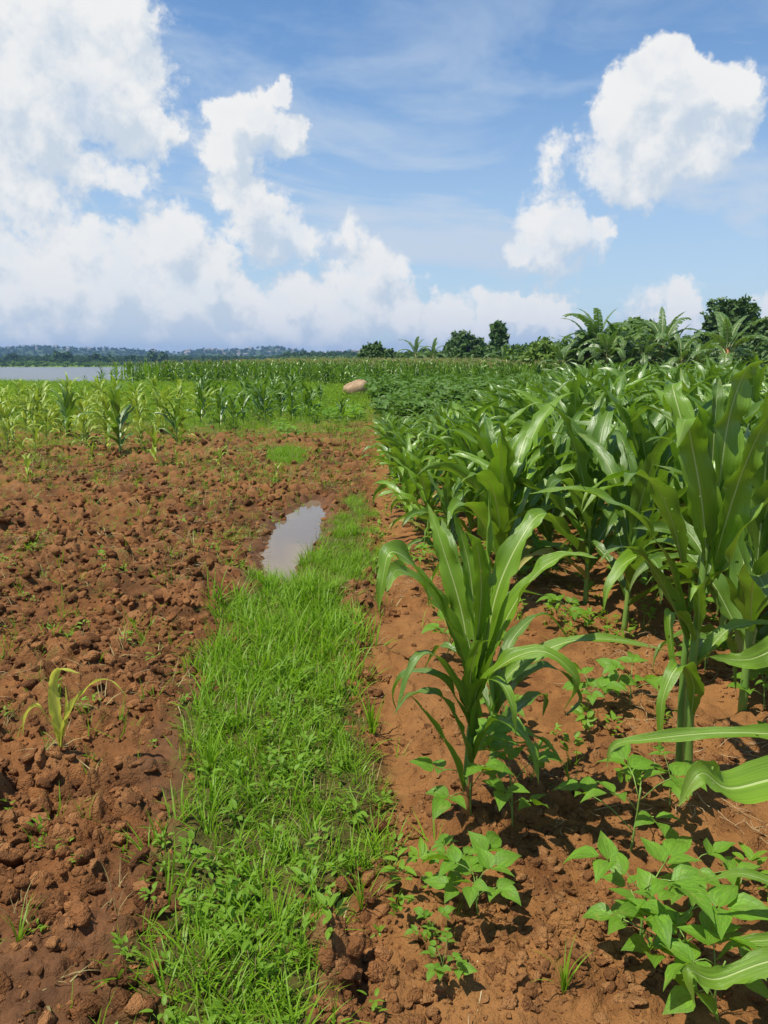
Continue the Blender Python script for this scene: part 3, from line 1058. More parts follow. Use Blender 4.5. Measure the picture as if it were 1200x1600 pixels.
# sparse grass and weeds over the tilled ground
x, y, r = grid_pts(-11, 3, 1.0, 22, 90000, 23)
st, gr, pu, we, ri, ti, me_ = masks(x, y)
pat = smooth(0.03, 0.2, fbm(x * 1.3, y * 1.0, 3, 555)) * 0.85 + 0.24 + 0.25 * smooth(7, 14, y) + .3 * smooth(-2, -5, x + .15 * y) * smooth(3, 8, y)
k = (r.random(len(x)) < ti * (1 - st) * (1 - pu) * pat * 0.55) & in_view(x, y)
x, y = x[k], y[k]
sparse = [grass_proto(80 + s, 7, 0.03, 0.13, 0.02, 0.0035, M_GRASS, 1.3) for s in range(5)] + [weed_proto(90 + s, 7, 0.02, 0.04) for s in range(2)] + [grass_proto(95 + s, 6, 0.05, 0.15, 0.02, 0.004, M_GRASSDRY, 1.8) for s in range(3)]
scatter('sparse_weeds', np.stack([x, y, H(x, y)], 1), r.uniform(0, 6.28, len(x)), 0.7 + 0.9 * r.random(len(x)), sparse, 'sparse weeds and grass sprouting between the tilled clods', tilt=0.3)

x, y, r = grid_pts(-0.6, 12, 1.0, 22, 16000, 24)
st, gr, pu, we, ri, ti, me_ = masks(x, y)
pat = smooth(0.04, 0.2, fbm(x * 1.6, y * 1.4, 3, 556)) * 0.8 + 0.10 + 0.3 * smooth(3, 9, y)
k = (r.random(len(x)) < ri * (1 - st) * (1 - pu) * pat * 0.6) & in_view(x, y)
x, y = x[k], y[k]
sparse2 = [grass_proto(180 + s, 8, 0.03, 0.15, 0.02, 0.0035, M_GRASS, 1.1) for s in range(3)] + [weed_proto(190 + s, 12, 0.035, 0.10) for s in range(4)]
scatter('row_weeds', np.stack([x, y, H(x, y)], 1), r.uniform(0, 6.28, len(x)), 0.6 + 0.9 * r.random(len(x)), sparse2, 'weeds and grass sprouting on the bare red soil between maize rows', tilt=0.2)


def straw_proto(seed):
    r = random.Random(seed)
    mb = MB()
    for b in range(3):
        p = np.array([r.uniform(-.03, .03), r.uniform(-.03, .03), r.uniform(0.002, .008)])
        a = r.uniform(0, 6.28)
        L = r.uniform(.03, .10)
        K = [p]
        for i in range(3):
            a += r.gauss(0, .25)
            p = p + np.array([math.cos(a), math.sin(a), r.gauss(0, .08)]) * L / 3
            K.append(p)
        v, f, l = tube(K, 0.0012, 3)
        mb.add(v, f, l)
    return mb.mesh('straw', [M_STRAW])


x, y, r = grid_pts(-5, 5, 1.2, 11, 16000, 25)
st, gr, pu, we, ri, ti, me_ = masks(x, y)
k = (r.random(len(x)) < (0.5 + 0.5 * ri) * (1 - st * .9) * (1 - pu) * smooth(-.05, .15, fbm(x * 1.2, y * 1.2, 2, 700)) * 0.75) & in_view(x, y)
x, y = x[k], y[k]
scatter('straw_debris', np.stack([x, y, H(x, y) + 0.002], 1), r.uniform(0, 6.28, len(x)), 0.6 + 0.8 * r.random(len(x)), [straw_proto(s) for s in range(6)], 'thin dry straw and roots littering the bare soil', tilt=0.1)

# meadow grass beyond the left maize
mea = [grass_proto(200 + s, 26, 0.15, 0.45, 0.22, 0.012, M_MEADOW, 1.1) for s in range(5)] + [weed_proto(210 + s, 26, 0.09, 0.25, M_MEADOW) for s in range(2)]
x, y, r = grid_pts(-50, 12, 15, 82, 60000, 26)
st, gr, pu, we, ri, ti, me_ = masks(x, y)
k = (r.random(len(x)) < me_ * 0.75) & in_view(x, y, 1.12, 2) & ((x < 2) | (y > 26))
x, y = x[k], y[k]
scatter('meadow_grass', np.stack([x, y, H(x, y)], 1), r.uniform(0, 6.28, len(x)), (0.7 + 0.7 * r.random(len(x))) * (0.55 + 0.5 * smooth(20, 34, y)) * (.6 + .4 * smooth(58, 46, y)), mea, 'rough green meadow grass stretching to the lake shore', tilt=0.2)


# ------------------------------------------------------------------ maize
def maize_parts(seed, Ht=1.2, n=11, W=0.085, lean=0.0, low=0.10, mat_leaf=None, seg=16, m=5, Lf=0.62, upright=0.0, stalk_r=0.013, hs=0.52, red=False, mat2=None, wild=1.0):
    """list of (part name, mesh args) for one maize plant of overall height Ht"""
    r = random.Random(seed)
    parts = []
    hs_ = Ht * hs
    K = [(0, 0, -0.05), (0.01 * r.uniform(-1, 1), 0.01 * r.uniform(-1, 1), hs_ * .5), (0.02 * r.uniform(-1, 1), 0.02 * r.uniform(-1, 1), hs_)]
    pk = catmull(K, 9)
    rad = np.linspace(stalk_r, stalk_r * 0.6, 9) * (1 + 0.12 * (np.arange(9) % 2))
    parts.append(('stalk', tube(pk, rad, 8), 1))
    a0 = r.uniform(0, math.pi)
    for i in range(n):
        q = i / (n - 1)
        z0 = hs_ * (low + (0.98 - low) * q)
        az = a0 + math.pi * (i % 2) + r.gauss(0, 0.38) * wild
        L = Ht * Lf * (0.62 + 0.5 * math.sin(math.pi * min(1, q * 0.85 + 0.12))) * r.uniform(0.88, 1.12)
        if q > 0.8:
            L *= 0.9 - 0.25 * (q - 0.8) / 0.2
        el = R(46 + 36 * q ** 0.9 + upright + r.gauss(0, 6))
        el = min(el, R(87))
        dr = R(125 - 85 * q + r.gauss(0, 14)) * wild
        Wl = W * (0.75 + 0.35 * math.sin(math.pi * q)) * r.uniform(.88, 1.12)
        c = arc_curve(z0, az, el, dr, L, r.uniform(1.6, 3.0), 10, 0.008, r.gauss(0, 0.3))
        v, f, l = leaf_strip(c, Wl, seed * 31 + i, seg, m, 0, r.gauss(0, 0.6), 0.38, 0.42, clasp=0.9, rag=.6 if seg > 12 else 0)
        mt = 0
        if i < 1 and seed % 3 != 0:
            mt = 2
        parts.append(('leaf', (v, f, l), mt))
    return parts


def proto_split(parts, mats):
    """each part its own mesh"""
    out = []
    for nm, (v, f, l), mi in parts:
        out.append((nm, mesh_np(nm, v, f, l, [mats[mi]])))
    return out


def proto_join(parts, mats, name='maize_plant'):
    mb = MB()
    for nm, (v, f, l), mi in parts:
        mb.add(v, f, l, mi)
    return mb.mesh(name, mats)


def place_split(name, protos, x, y, rz, s, label, cat, group=None, dz=0.0):
    e = bpy.data.objects.new(name, None)
    COL.objects.link(e)
    e.empty_display_size = 0.1
    e.location = (x, y, float(H(x, y)[0]) + dz)
    e.rotation_euler = (random.gauss(0, .03), random.gauss(0, .03), rz)
    e.scale = (s, s, s)
    tag(e, label, cat, group)
    for nm, me in protos:
        obj(nm, me, e)
    return e


def place_one(name, me, x, y, rz, s, label, cat, group=None, dz=0.0, tilt=0.04):
    o = obj(name, me)
    o.location = (x, y, float(H(x, y)[0]) + dz)
    o.rotation_euler = (random.gauss(0, tilt), random.gauss(0, tilt), rz)
    o.scale = (s, s, s)
    tag(o, label, cat, group)
    return o


# hand-posed plants close to the camera. knots are points (x px, y px, distance) of the midrib
def posed(name, base_px, Y, stalk, leaves, label, cat='maize plant', mats=None, nseg=34, m=7, stalk_mat=None, r0=0.013):
    mats = mats or [M_MAIZE, M_MAIZE_DK]
    b = P(base_px[0], base_px[1], Y)
    z = float(H(b[0], b[1])[0])
    org = np.array([b[0], b[1], z])
    e = bpy.data.objects.new(name, None)
    COL.objects.link(e)
    e.location = org
    e.empty_display_size = 0.1
    tag(e, label, cat)
    for si, (K, ra, rb) in enumerate(stalk):
        Kp = [P(a, b_, c) for a, b_, c in K]
        Kp = [np.array([Kp[0][0], Kp[0][1], float(H(Kp[0][0], Kp[0][1])[0]) - 0.04])] + Kp[1:]
        pk = catmull(Kp, 14)
        rad = np.linspace(ra, rb, 14) * (1 + 0.10 * (np.arange(14) % 3 == 0))
        v, f, l = tube(pk - org, rad, 10)
        obj('stalk', mesh_np('stalk', v, f, l, [stalk_mat or M_STALK]), e)
    for i, lf in enumerate(leaves):
        K, W = lf[0], lf[1]
        kw = dict(lf[2]) if len(lf) > 2 else {}
        mi = kw.pop('mat', 0)
        Kp = np.array([P(a, b_, c) for a, b_, c in K]) - org
        v, f, l = leaf_strip(Kp, W * 1.24, kw.pop('seed', i * 7 + int(base_px[0])), nseg, m, rag=.7, **kw)
        me = mesh_np('leaf', v, f, l, [mats[mi]])
        obj('leaf', me, e)
    return e


# 1. the big young plant in the centre foreground
Y1 = 2.32
posed('maize_plant', (728, 1275), Y1,
      [([(728, 1275, Y1), (732, 1180, Y1), (742, 1080, Y1 + .02), (745, 960, Y1 + .03)], 0.014, 0.010)],
      [
       ([(738, 1080, Y1), (722, 960, Y1 + .05), (690, 850, Y1 + .10), (668, 786, Y1 + .16)], 0.080, {'side': (1, .2, 0), 'roll0': .25, 'fold': .3}),
       ([(742, 1120, Y1), (712, 1000, Y1 - .02), (655, 895, Y1 - .05), (612, 862, Y1 - .10), (598, 905, Y1 - .13), (592, 955, Y1 - .14)], 0.085, {'fold': .3, 'roll0': .5}),
       ([(742, 1090, Y1), (718, 1010, Y1 - .06), (670, 925, Y1 - .12), (622, 890, Y1 - .2), (604, 925, Y1 - .26)], 0.090, {'fold': .25, 'roll0': .7}),
       ([(752, 1060, Y1), (775, 930, Y1 + .02), (815, 840, Y1 + .06), (850, 802, Y1 + .12), (885, 835, Y1 + .2)], 0.080, {'fold': .3, 'roll0': -.3}),
       ([(752, 1080, Y1), (785, 980, Y1 - .03), (835, 900, Y1 - .05), (885, 868, Y1 - .06), (935, 872, Y1 - .06)], 0.075, {'fold': .35, 'roll0': -.5, 'twist': .3}),
       ([(744, 1000, Y1), (735, 900, Y1 + .02), (722, 840, Y1 + .03), (708, 800, Y1 + .02)], 0.055, {'side': (1, 0, 0), 'fold': .6}),
       ([(748, 1000, Y1), (756, 900, Y1 + .04), (762, 830, Y1 + .06), (764, 762, Y1 + .08)], 0.045, {'side': (.6, .8, 0), 'fold': .7}),
       ([(742, 1140, Y1), (722, 1090, Y1 - .03), (675, 1020, Y1 - .09), (640, 1050, Y1 - .14), (618, 1115, Y1 - .18)], 0.060, {'fold': .3, 'mat': 1}),
       ([(738, 1150, Y1), (722, 1110, Y1 - .01), (690, 1062, Y1 - .04), (640, 1050, Y1 - .02), (615, 1085, Y1), (628, 1130, Y1)], 0.050, {'fold': .4, 'mat': 1}),
       ([(734, 1200, Y1), (722, 1150, Y1 - .03), (690, 1090, Y1 - .04), (645, 1085, Y1 - .05), (612, 1120, Y1 - .05)], 0.050, {'fold': .4, 'mat': 1}),
       ([(728, 1250, Y1), (706, 1180, Y1 - .05), (668, 1120, Y1 - .1), (640, 1085, Y1 - .16)], 0.032, {'fold': .8}),
       ([(742, 1150, Y1), (748, 1080, Y1 - .05), (790, 1035, Y1 - .10), (850, 1018, Y1 - .12), (900, 1062, Y1 - .14), (880, 1112, Y1 - .14)], 0.062, {'fold': .25, 'roll0': -.5}),
       ([(742, 1130, Y1), (735, 1060, Y1 - .08), (748, 1010, Y1 - .16), (770, 1000, Y1 - .2)], 0.050, {'fold': .5}),
       ([(742, 1050, Y1), (716, 930, Y1 + .08), (700, 850, Y1 + .16), (690, 810, Y1 + .25)], 0.07, {'fold': .35, 'side': (1, .1, 0), 'mat': 1}),
       ([(744, 1020, Y1), (752, 920, Y1 - .05), (745, 850, Y1 - .10), (728, 830, Y1 - .14)], 0.055, {'fold': .5, 'side': (1, .1, 0)}),
       ([(742, 1100, Y1), (770, 1000, Y1 + .08), (800, 930, Y1 + .16), (850, 930, Y1 + .25)], 0.065, {'fold': .35, 'mat': 1}),
       ([(740, 1150, Y1), (745, 1080, Y1 - .06), (775, 1060, Y1 - .14), (800, 1100, Y1 - .2), (806, 1150, Y1 - .22)], 0.045, {'fold': .3}),
       ([(740, 1190, Y1), (768, 1130, Y1 - .06), (805, 1135, Y1 - .12), (832, 1175, Y1 - .16), (842, 1228, Y1 - .18)], 0.058, {'fold': .25}),
      ],
      'bright green young maize plant with reddish stalk base, alone in the centre foreground', stalk_mat=M_STALK)
e = bpy.data.objects['maize_plant']
v, f, l = tube([(0, 0, -0.04), (0.001, 0, .03), (0.003, 0, .085), (0.006, 0, .15)], [0.017, 0.0165, 0.016, 0.0158], 10)
obj('stalk_base', mesh_np('stalk_base', v, f, l, [M_STALKRED]), e)

# 2. its companion just behind to the right
Y2 = 2.50
posed('maize_plant', (768, 1240), Y2,
      [([(768, 1240, Y2), (772, 1150, Y2), (768, 1060, Y2), (762, 980, Y2)], 0.012, 0.008)],
      [
       ([(770, 1110, Y2), (800, 1050, Y2), (880, 1005, Y2 + .02), (960, 1000, Y2 + .04), (1055, 1020, Y2 + .05)], 0.062, {'fold': .3, 'roll0': -.5, 'twist': .2}),
       ([(770, 1130, Y2), (800, 1075, Y2), (860, 1040, Y2 + .05), (905, 1090, Y2 + .07), (880, 1120, Y2 + .07)], 0.055, {'fold': .3, 'mat': 1}),
       ([(772, 1180, Y2), (800, 1140, Y2), (850, 1160, Y2), (885, 1210, Y2), (893, 1275, Y2)], 0.048, {'fold': .3}),
       ([(768, 1160, Y2), (810, 1105, Y2 + .12), (850, 1085, Y2 + .2), (848, 1120, Y2 + .25)], 0.05, {'mat': 1}),
       ([(766, 1010, Y2), (770, 930, Y2 + .04), (800, 860, Y2 + .08), (822, 820, Y2 + .1)], 0.05, {'fold': .5, 'side': (1, .3, 0)}),
       ([(766, 1060, Y2), (745, 960, Y2 + .1), (700, 890, Y2 + .2), (680, 860, Y2 + .25)], 0.06, {'fold': .4, 'mat': 1}),
       ([(768, 1120, Y2), (735, 1040, Y2 + .15), (690, 1010, Y2 + .25), (660, 1050, Y2 + .3)], 0.05, {'fold': .4, 'mat': 1}),
       ([(768, 1090, Y2), (800, 1000, Y2 + .15), (850, 960, Y2 + .25), (890, 1000, Y2 + .3)], 0.05, {'fold': .4, 'mat': 1}),
      ],
      'young maize plant close behind the foremost one, its long leaf reaching right', mats=[M_MAIZE, M_MAIZE_DK])

# 3. tall plant with two green stalks at the right
Y3 = 2.55
posed('maize_plant', (1074, 1215), Y3,
      [([(1074, 1225, Y3), (1078, 1100, Y3), (1086, 1000, Y3), (1104, 850, Y3), (1118, 720, Y3 + .02)], 0.017, 0.010),
       ([(1060, 1215, Y3 + .05), (1066, 1080, Y3 + .05), (1075, 960, Y3 + .06)], 0.014, 0.010)],
      [
       ([(1118, 830, Y3), (1128, 720, Y3), (1145, 630, Y3 + .02), (1170, 575, Y3 + .03), (1202, 562, Y3 + .02)], 0.115, {'fold': .35, 'side': (.85, .5, .1), 'roll0': .2}),
       ([(1105, 880, Y3), (1096, 780, Y3 - .03), (1080, 690, Y3 - .05), (1072, 655, Y3 - .10), (1058, 700, Y3 - .22)], 0.105, {'fold': .2, 'side': (1, 0, 0)}),
       ([(1110, 900, Y3), (1145, 780, Y3 - .05), (1180, 690, Y3 - .08), (1225, 610, Y3 - .1)], 0.105, {'fold': .3, 'side': (.9, .1, .3)}),
       ([(1100, 840, Y3), (1088, 740, Y3 + .06), (1060, 640, Y3 + .12), (1052, 600, Y3 + .2), (1078, 612, Y3 + .3)], 0.10, {'fold': .3, 'side': (1, .2, 0)}),
       ([(1110, 800, Y3), (1114, 700, Y3 + .04), (1120, 620, Y3 + .08), (1124, 590, Y3 + .16)], 0.075, {'fold': .4, 'side': (1, .2, 0), 'mat': 1}),
       ([(1066, 880, Y3 + .02), (1052, 820, Y3 - .02), (1025, 760, Y3 - .10), (990, 740, Y3 - .2), (975, 760, Y3 - .28)], 0.080, {'fold': .3, 'mat': 1}),
       ([(1065, 960, Y3), (1040, 870, Y3 - .04), (985, 800, Y3 - .12), (900, 765, Y3 - .18), (826, 772, Y3 - .20)], 0.068, {'fold': .3, 'roll0': .5, 'twist': -.2}),
       ([(1072, 1000, Y3), (1045, 930, Y3 - .05), (1005, 870, Y3 - .1), (965, 855, Y3 - .15), (935, 880, Y3 - .18)], 0.060, {'fold': .3, 'mat': 1}),
       ([(1078, 1130, Y3), (1084, 1070, Y3 - .06), (1062, 1040, Y3 - .14), (1036, 1090, Y3 - .2), (1030, 1180, Y3 - .23)], 0.065, {'fold': .3}),
       ([(1088, 1010, Y3), (1070, 970, Y3 - .05), (1048, 960, Y3 - .08), (1050, 1020, Y3 - .1), (1060, 1060, Y3 - .1)], 0.045, {'fold': .4}),
       ([(1090, 1040, Y3), (1130, 990, Y3), (1170, 975, Y3), (1225, 975, Y3)], 0.055, {'fold': .4, 'roll0': -.4}),
       ([(1100, 920, Y3), (1140, 880, Y3 - .03), (1160, 830, Y3 - .06), (1205, 780, Y3 - .08), (1240, 760, Y3 - .1)], 0.085, {'fold': .3}),
       ([(1078, 1050, Y3), (1100, 1000, Y3 + .1), (1140, 1000, Y3 + .2), (1150, 1080, Y3 + .25)], 0.06, {'mat': 1}),
       ([(1100, 930, Y3), (1095, 860, Y3 + .1), (1040, 800, Y3 + .25), (1000, 800, Y3 + .35)], 0.08, {'mat': 1}),
       ([(1110, 860, Y3), (1140, 760, Y3 + .1), (1190, 700, Y3 + .2), (1240, 700, Y3 + .3)], 0.08, {'mat': 1}),
       ([(1112, 790, Y3), (1095, 700, Y3 + .1), (1020, 640, Y3 + .25), (985, 660, Y3 + .35)], 0.085, {'mat': 1}),
       ([(1090, 1000, Y3), (1092, 940, Y3 - .06), (1088, 915, Y3 - .12), (1078, 940, Y3 - .16)], 0.05, {'fold': .6}),
      ],
      'tall glossy maize plant with paired stalks at the right, insect holes in its upper leaves', mats=[M_MAIZE, M_MAIZE_DK], r0=.016)

# 4. plant just outside the right edge whose lower leaves lean into the picture
Y4 = 2.05
posed('maize_plant', (1420, 1330), Y4,
      [([(1420, 1400, Y4), (1410, 1200, Y4), (1400, 1000, Y4), (1400, 800, Y4)], 0.017, 0.010)],
      [
       ([(1412, 1230, Y4), (1330, 1160, Y4 - .02), (1230, 1148, Y4 - .04), (1120, 1145, Y4 - .05), (1012, 1155, Y4 - .06), (960, 1165, Y4 - .05), (948, 1200, Y4 - .05)], 0.048, {'fold': .3, 'roll0': .55}),
       ([(1408, 1180, Y4), (1330, 1060, Y4), (1240, 1010, Y4), (1170, 1030, Y4 - .02), (1108, 1026, Y4 - .03)], 0.105, {'fold': .15, 'roll0': 1.1}),
       ([(1410, 1330, Y4), (1330, 1230, Y4 - .15), (1230, 1215, Y4 - .22), (1140, 1232, Y4 - .27), (1095, 1208, Y4 - .30), (1060, 1260, Y4 - .32)], 0.125, {'fold': .3, 'roll0': .5, 'twist': .3}),
       ([(1400, 950, Y4), (1330, 800, Y4), (1260, 720, Y4), (1200, 700, Y4)], 0.09, {'fold': .3}),
       ([(1405, 1060, Y4), (1320, 940, Y4 + .2), (1240, 900, Y4 + .4), (1180, 960, Y4 + .5)], 0.085, {'mat': 1}),
       ([(1400, 900, Y4), (1420, 700, Y4), (1460, 600, Y4), (1540, 560, Y4)], 0.09, {}),
       ([(1405, 1000, Y4), (1480, 850, Y4), (1560, 800, Y4), (1640, 900, Y4)], 0.09, {}),
      ],
      'maize plant rooted past the right edge, broad leaves reaching in over the beans', mats=[M_MAIZE, M_MAIZE_DK])
Y5 = 1.45
posed('maize_plant', (1480, 1700), Y5,
      [([(1430, 1760, Y5), (1420, 1600, Y5), (1420, 1450, Y5)], 0.014, 0.008)],
      [
       ([(1425, 1640, Y5), (1330, 1530, Y5), (1220, 1500, Y5), (1120, 1530, Y5 - .02), (1078, 1518, Y5 - .04), (1085, 1570, Y5 - .06)], 0.060, {'fold': .3, 'roll0': .6}),
       ([(1425, 1560, Y5), (1330, 1440, Y5 + .05), (1240, 1395, Y5 + .1), (1160, 1365, Y5 + .12), (1100, 1378, Y5 + .14)], 0.040, {'fold': .3, 'roll0': .5}),
       ([(1425, 1600, Y5), (1340, 1500, Y5 + .05), (1240, 1470, Y5 + .1), (1150, 1475, Y5 + .12), (1120, 1500, Y5 + .14)], 0.040, {'fold': .3, 'roll0': .5}),
       ([(1420, 1500, Y5), (1500, 1380, Y5), (1600, 1350, Y5), (1700, 1400, Y5)], 0.06, {}),
      ],
      'low maize plant past the lower right corner, curved leaf tips reaching in over beans', mats=[M_MAIZE, M_MAIZE_DK])

# 5. small yellow-green seedling on the left
Ys = 2.72
posed('maize_seedling', (94, 1188), Ys,
      [([(94, 1192, Ys), (95, 1165, Ys), (96, 1150, Ys)], 0.0065, 0.004)],
      [
       ([(95, 1165, Ys), (90, 1120, Ys), (84, 1075, Ys), (92, 1045, Ys - .02), (125, 1052, Ys - .03)], 0.045, {'side': (1, .2, 0), 'fold': .4, 'roll0': .1}),
       ([(96, 1165, Ys), (104, 1125, Ys), (130, 1080, Ys), (168, 1062, Ys - .01), (200, 1090, Ys - .02)], 0.034, {'fold': .35, 'roll0': .3}),
       ([(94, 1168, Ys), (85, 1140, Ys), (60, 1105, Ys), (40, 1118, Ys - .01), (36, 1150, Ys - .02)], 0.036, {'fold': .35, 'roll0': -.4}),
       ([(95, 1170, Ys), (104, 1110, Ys + .02), (102, 1070, Ys + .04)], 0.016, {'fold': .7, 'side': (1, 0, 0)}),
      ],
      'small yellow green maize seedling with three leaves standing alone on tilled soil', 'maize seedling', mats=[M_YELLOW, M_YOUNG], stalk_mat=M_STALKRED)

# prototypes for the rows
MM = [M_MAIZE, M_STALK, M_OLD]
MD = [M_MAIZE_DK, M_STALK, M_OLD]
MY = [M_YOUNG, M_STALK, M_YELLOW]
near_p = [proto_split(maize_parts(300 + k, 1.0, 13, 0.125, Lf=.66, wild=1.15, seg=18, m=5), MM if k % 2 else MD) for k in range(6)]
big_p = [proto_split(maize_parts(340 + k, 1.0, 13, 0.105, Lf=.60, wild=1.15, seg=18, m=5, hs=.6, low=.2), MD) for k in range(5)]
mid_p = [proto_join(maize_parts(400 + k, 1.0, 12, 0.120, Lf=.64, wild=1.15, seg=9, m=3), MM if k % 2 else MD) for k in range(7)]
far_p = [proto_join(maize_parts(450 + k, 1.0, 10, 0.120, Lf=.60, wild=1.15, seg=6, m=3, hs=.6), MD) for k in range(5)]
yng_p = [proto_join(maize_parts(500 + k, 1.0, 11, 0.085, Lf=.60, seg=10, m=3, hs=.55, upright=-4, wild=1.35, stalk_r=.014), MY) for k in range(6)]
yng_gp = [proto_join(maize_parts(540 + k, 1.0, 14, 0.095, Lf=.58, seg=10, m=3, hs=.60, upright=0, wild=1.25, stalk_r=.014), [M_MAIZE_DK, M_STALK, M_OLD]) for k in range(4)]


def tasselled(seed, mat):
    parts = maize_parts(seed, 1.0, 11, 0.075, Lf=.40, seg=5, m=3, hs=.86, low=.12, stalk_r=.009)
    r = random.Random(seed)
    for k in range(4):
        a = r.uniform(0, 6.28)
        t = (0.03 + .04 * r.random()) * (k > 0)
        v, f, l = tube([(0, 0, .85), (t * .5 * math.cos(a), t * .5 * math.sin(a), .94), (t * 1.6 * math.cos(a), t * 1.6 * math.sin(a), 1.01)], 0.004, 3)
        parts.append(('tassel', (v, f, l), 3))
    return proto_join(parts, [mat, M_STALK, M_YOUNG, M_TASSEL])


tas_p = [tasselled(600 + k, [M_MAIZE_DK, M_MAIZE][k % 2]) for k in range(6)]

cnt = {'m': 0}
occupied = []

# plants that can be singled out in the right-hand block
named = [
 # px, py base, top py, proto set, idx, rot, label
 (782, 935, 590, near_p, 1, 0.3, 'broad leaved maize plant behind the foremost one, tallest at the centre of the block'),
 (700, 880, 705, near_p, 0, 1.2, 'short maize plant with drooping leaves at the left edge, behind the central foreground one'),
 (640, 795, 660, near_p, 3, 0.4, 'waist high maize plant on the corner of the block nearest the puddle'),
 (618, 775, 655, near_p, 4, 1.1, 'low fan shaped maize plant at the block corner, in front of the waist high one'),
 (668, 845, 690, near_p, 5, 2.9, 'maize plant between the corner plant and the short drooping one at the block edge'),
 (735, 845, 640, near_p, 3, 0.1, 'maize plant with upright fan of leaves just left of the tallest centre one'),
 (600, 700, 640, near_p, 1, 0.7, 'maize plant at the far left corner of the block beside the dirt track'),
 (665, 760, 642, near_p, 0, 1.9, 'upright maize plant second in from the block edge, above the corner plant'),
 (860, 870, 610, near_p, 2, 0.5, 'spreading maize plant immediately right of the tallest centre one'),
 (612, 722, 640, near_p, 2, 2.0, 'small maize plant at the block edge beside the bare dirt track'),
 (915, 940, 610, big_p, 1, 0.9, 'dark stemmed maize plant left of the tall paired stalk one'),
 (975, 980, 640, big_p, 2, 2.6, 'maize plant with bare lower stem directly behind the tall paired stalk one'),
 (1160, 1110, 600, big_p, 3, 1.4, 'maize plant behind the tall paired stalk one, near the right edge'),
 (1125, 1010, 620, big_p, 0, 0.2, 'maize plant shaded by the tall paired stalk one, on its right side'),
]
for (bx, by, ty, ps, k, rz, lab) in named:
    g = G(bx, by)
    top = P(bx, ty, g[1])[2]
    place_split('maize_plant', ps[k % len(ps)], g[0], g[1], rz, top / 0.98, lab, 'maize plant')
    occupied.append((g[0], g[1]))
    cnt['m'] += 1

rows = []
r = random.Random(99)
for ri_ in range(0, 26):
    xr = 0.34 + 0.72 * ri_
    yy = 3.0 + r.uniform(0, .4)
    while yy < 27:
        xx = xr + r.gauss(0, .07) - 0.03 * (yy - 4)
        edge = np.interp(yy, XLy, XLx) + 0.30
        ok = xx > edge and abs(xx) < 0.53 * yy + 0.9
        if xx < 0.65 and yy < 9: ok = ok and r.random() < .6 and yy > 6.3
        if xx < 1.45 and yy < 4.6: ok = False
        if xx >= 1.45 and yy < 3.2: ok = False
        if any((xx - a) ** 2 + (yy - b) ** 2 < .12 for a, b in occupied): ok = False
        if ok:
            hgt = np.interp(xx, [0.2, 1.0, 2.2, 6], [0.95, 1.25, 1.40, 1.42]) * r.uniform(.86, 1.10)
            hgt *= np.interp(yy, [3, 7, 20, 27], [1.0, 1.04, 1.06, 1.12]) * (1.14 if r.random() < .22 else r.uniform(.85, 1.04))
            if xx > edge and xx < edge + 0.5: hgt *= .85
            pxx = 600 + F * xx / (yy * math.cos(PITCH))
            lim = np.interp(pxx, [560, 600, 660, 720, 780, 860, 960], [652, 640, 628, 612, 596, 578, 560])
            ytop = 562 + (CAM_H - hgt) / yy * F
            if ytop < lim - 8:
                h2 = CAM_H - (lim - 562) * yy / F
                if h2 < .72 or (pxx < 760 and yy > 13):
                    yy += r.uniform(.34, .55)
                    continue
                hgt = h2 * r.uniform(.9, 1.08)
            rows.append((math.hypot(xx, yy), xx, yy, hgt, ri_))
        yy += r.uniform(.34, .55)
rows.sort()
n_ind = 0
rest = []
ORD = ['first', 'second', 'third', 'fourth', 'fifth', 'sixth', 'seventh', 'eighth', 'ninth', 'tenth', 'eleventh', 'twelfth', 'thirteenth', 'fourteenth', 'fifteenth', 'sixteenth', 'seventeenth', 'eighteenth', 'nineteenth', 'twentieth']
seen_row = {}
row_ids = sorted(set(q[4] for q in rows))
for (d, xx, yy, hgt, rw) in rows:
    seen_row[rw] = seen_row.get(rw, 0) + 1
    if n_ind < 75 and d < 9.5:
        ps = big_p if (xx > 1.2 and r.random() < .6) else near_p
        place_split('maize_plant', ps[r.randrange(len(ps))], xx, yy, r.uniform(0, 6.28), hgt,
                    'maize plant, %s from the front in the %s row from the left of the block' % (ORD[min(19, seen_row[rw] - 1)], ORD[row_ids.index(rw)]), 'maize plant', 'maize plants in the nearer rows of the right hand block')
        n_ind += 1
    elif n_ind < 155:
        place_one('maize_plant', mid_p[r.randrange(len(mid_p))], xx, yy, r.uniform(0, 6.28), hgt,
                  'green maize plant in the farther rows of the dense right hand block', 'maize plant', 'maize plants in the farther rows of the right hand block')
        n_ind += 1
    else:
        rest.append((xx, yy, hgt))
rest = np.array(rest)
scatter('maize_crop', np.stack([rest[:, 0], rest[:, 1], H(rest[:, 0], rest[:, 1])], 1), rng.uniform(0, 6.28, len(rest)), rest[:, 2], far_p,
        'mass of green maize filling the back of the right hand block', tilt=0.05)

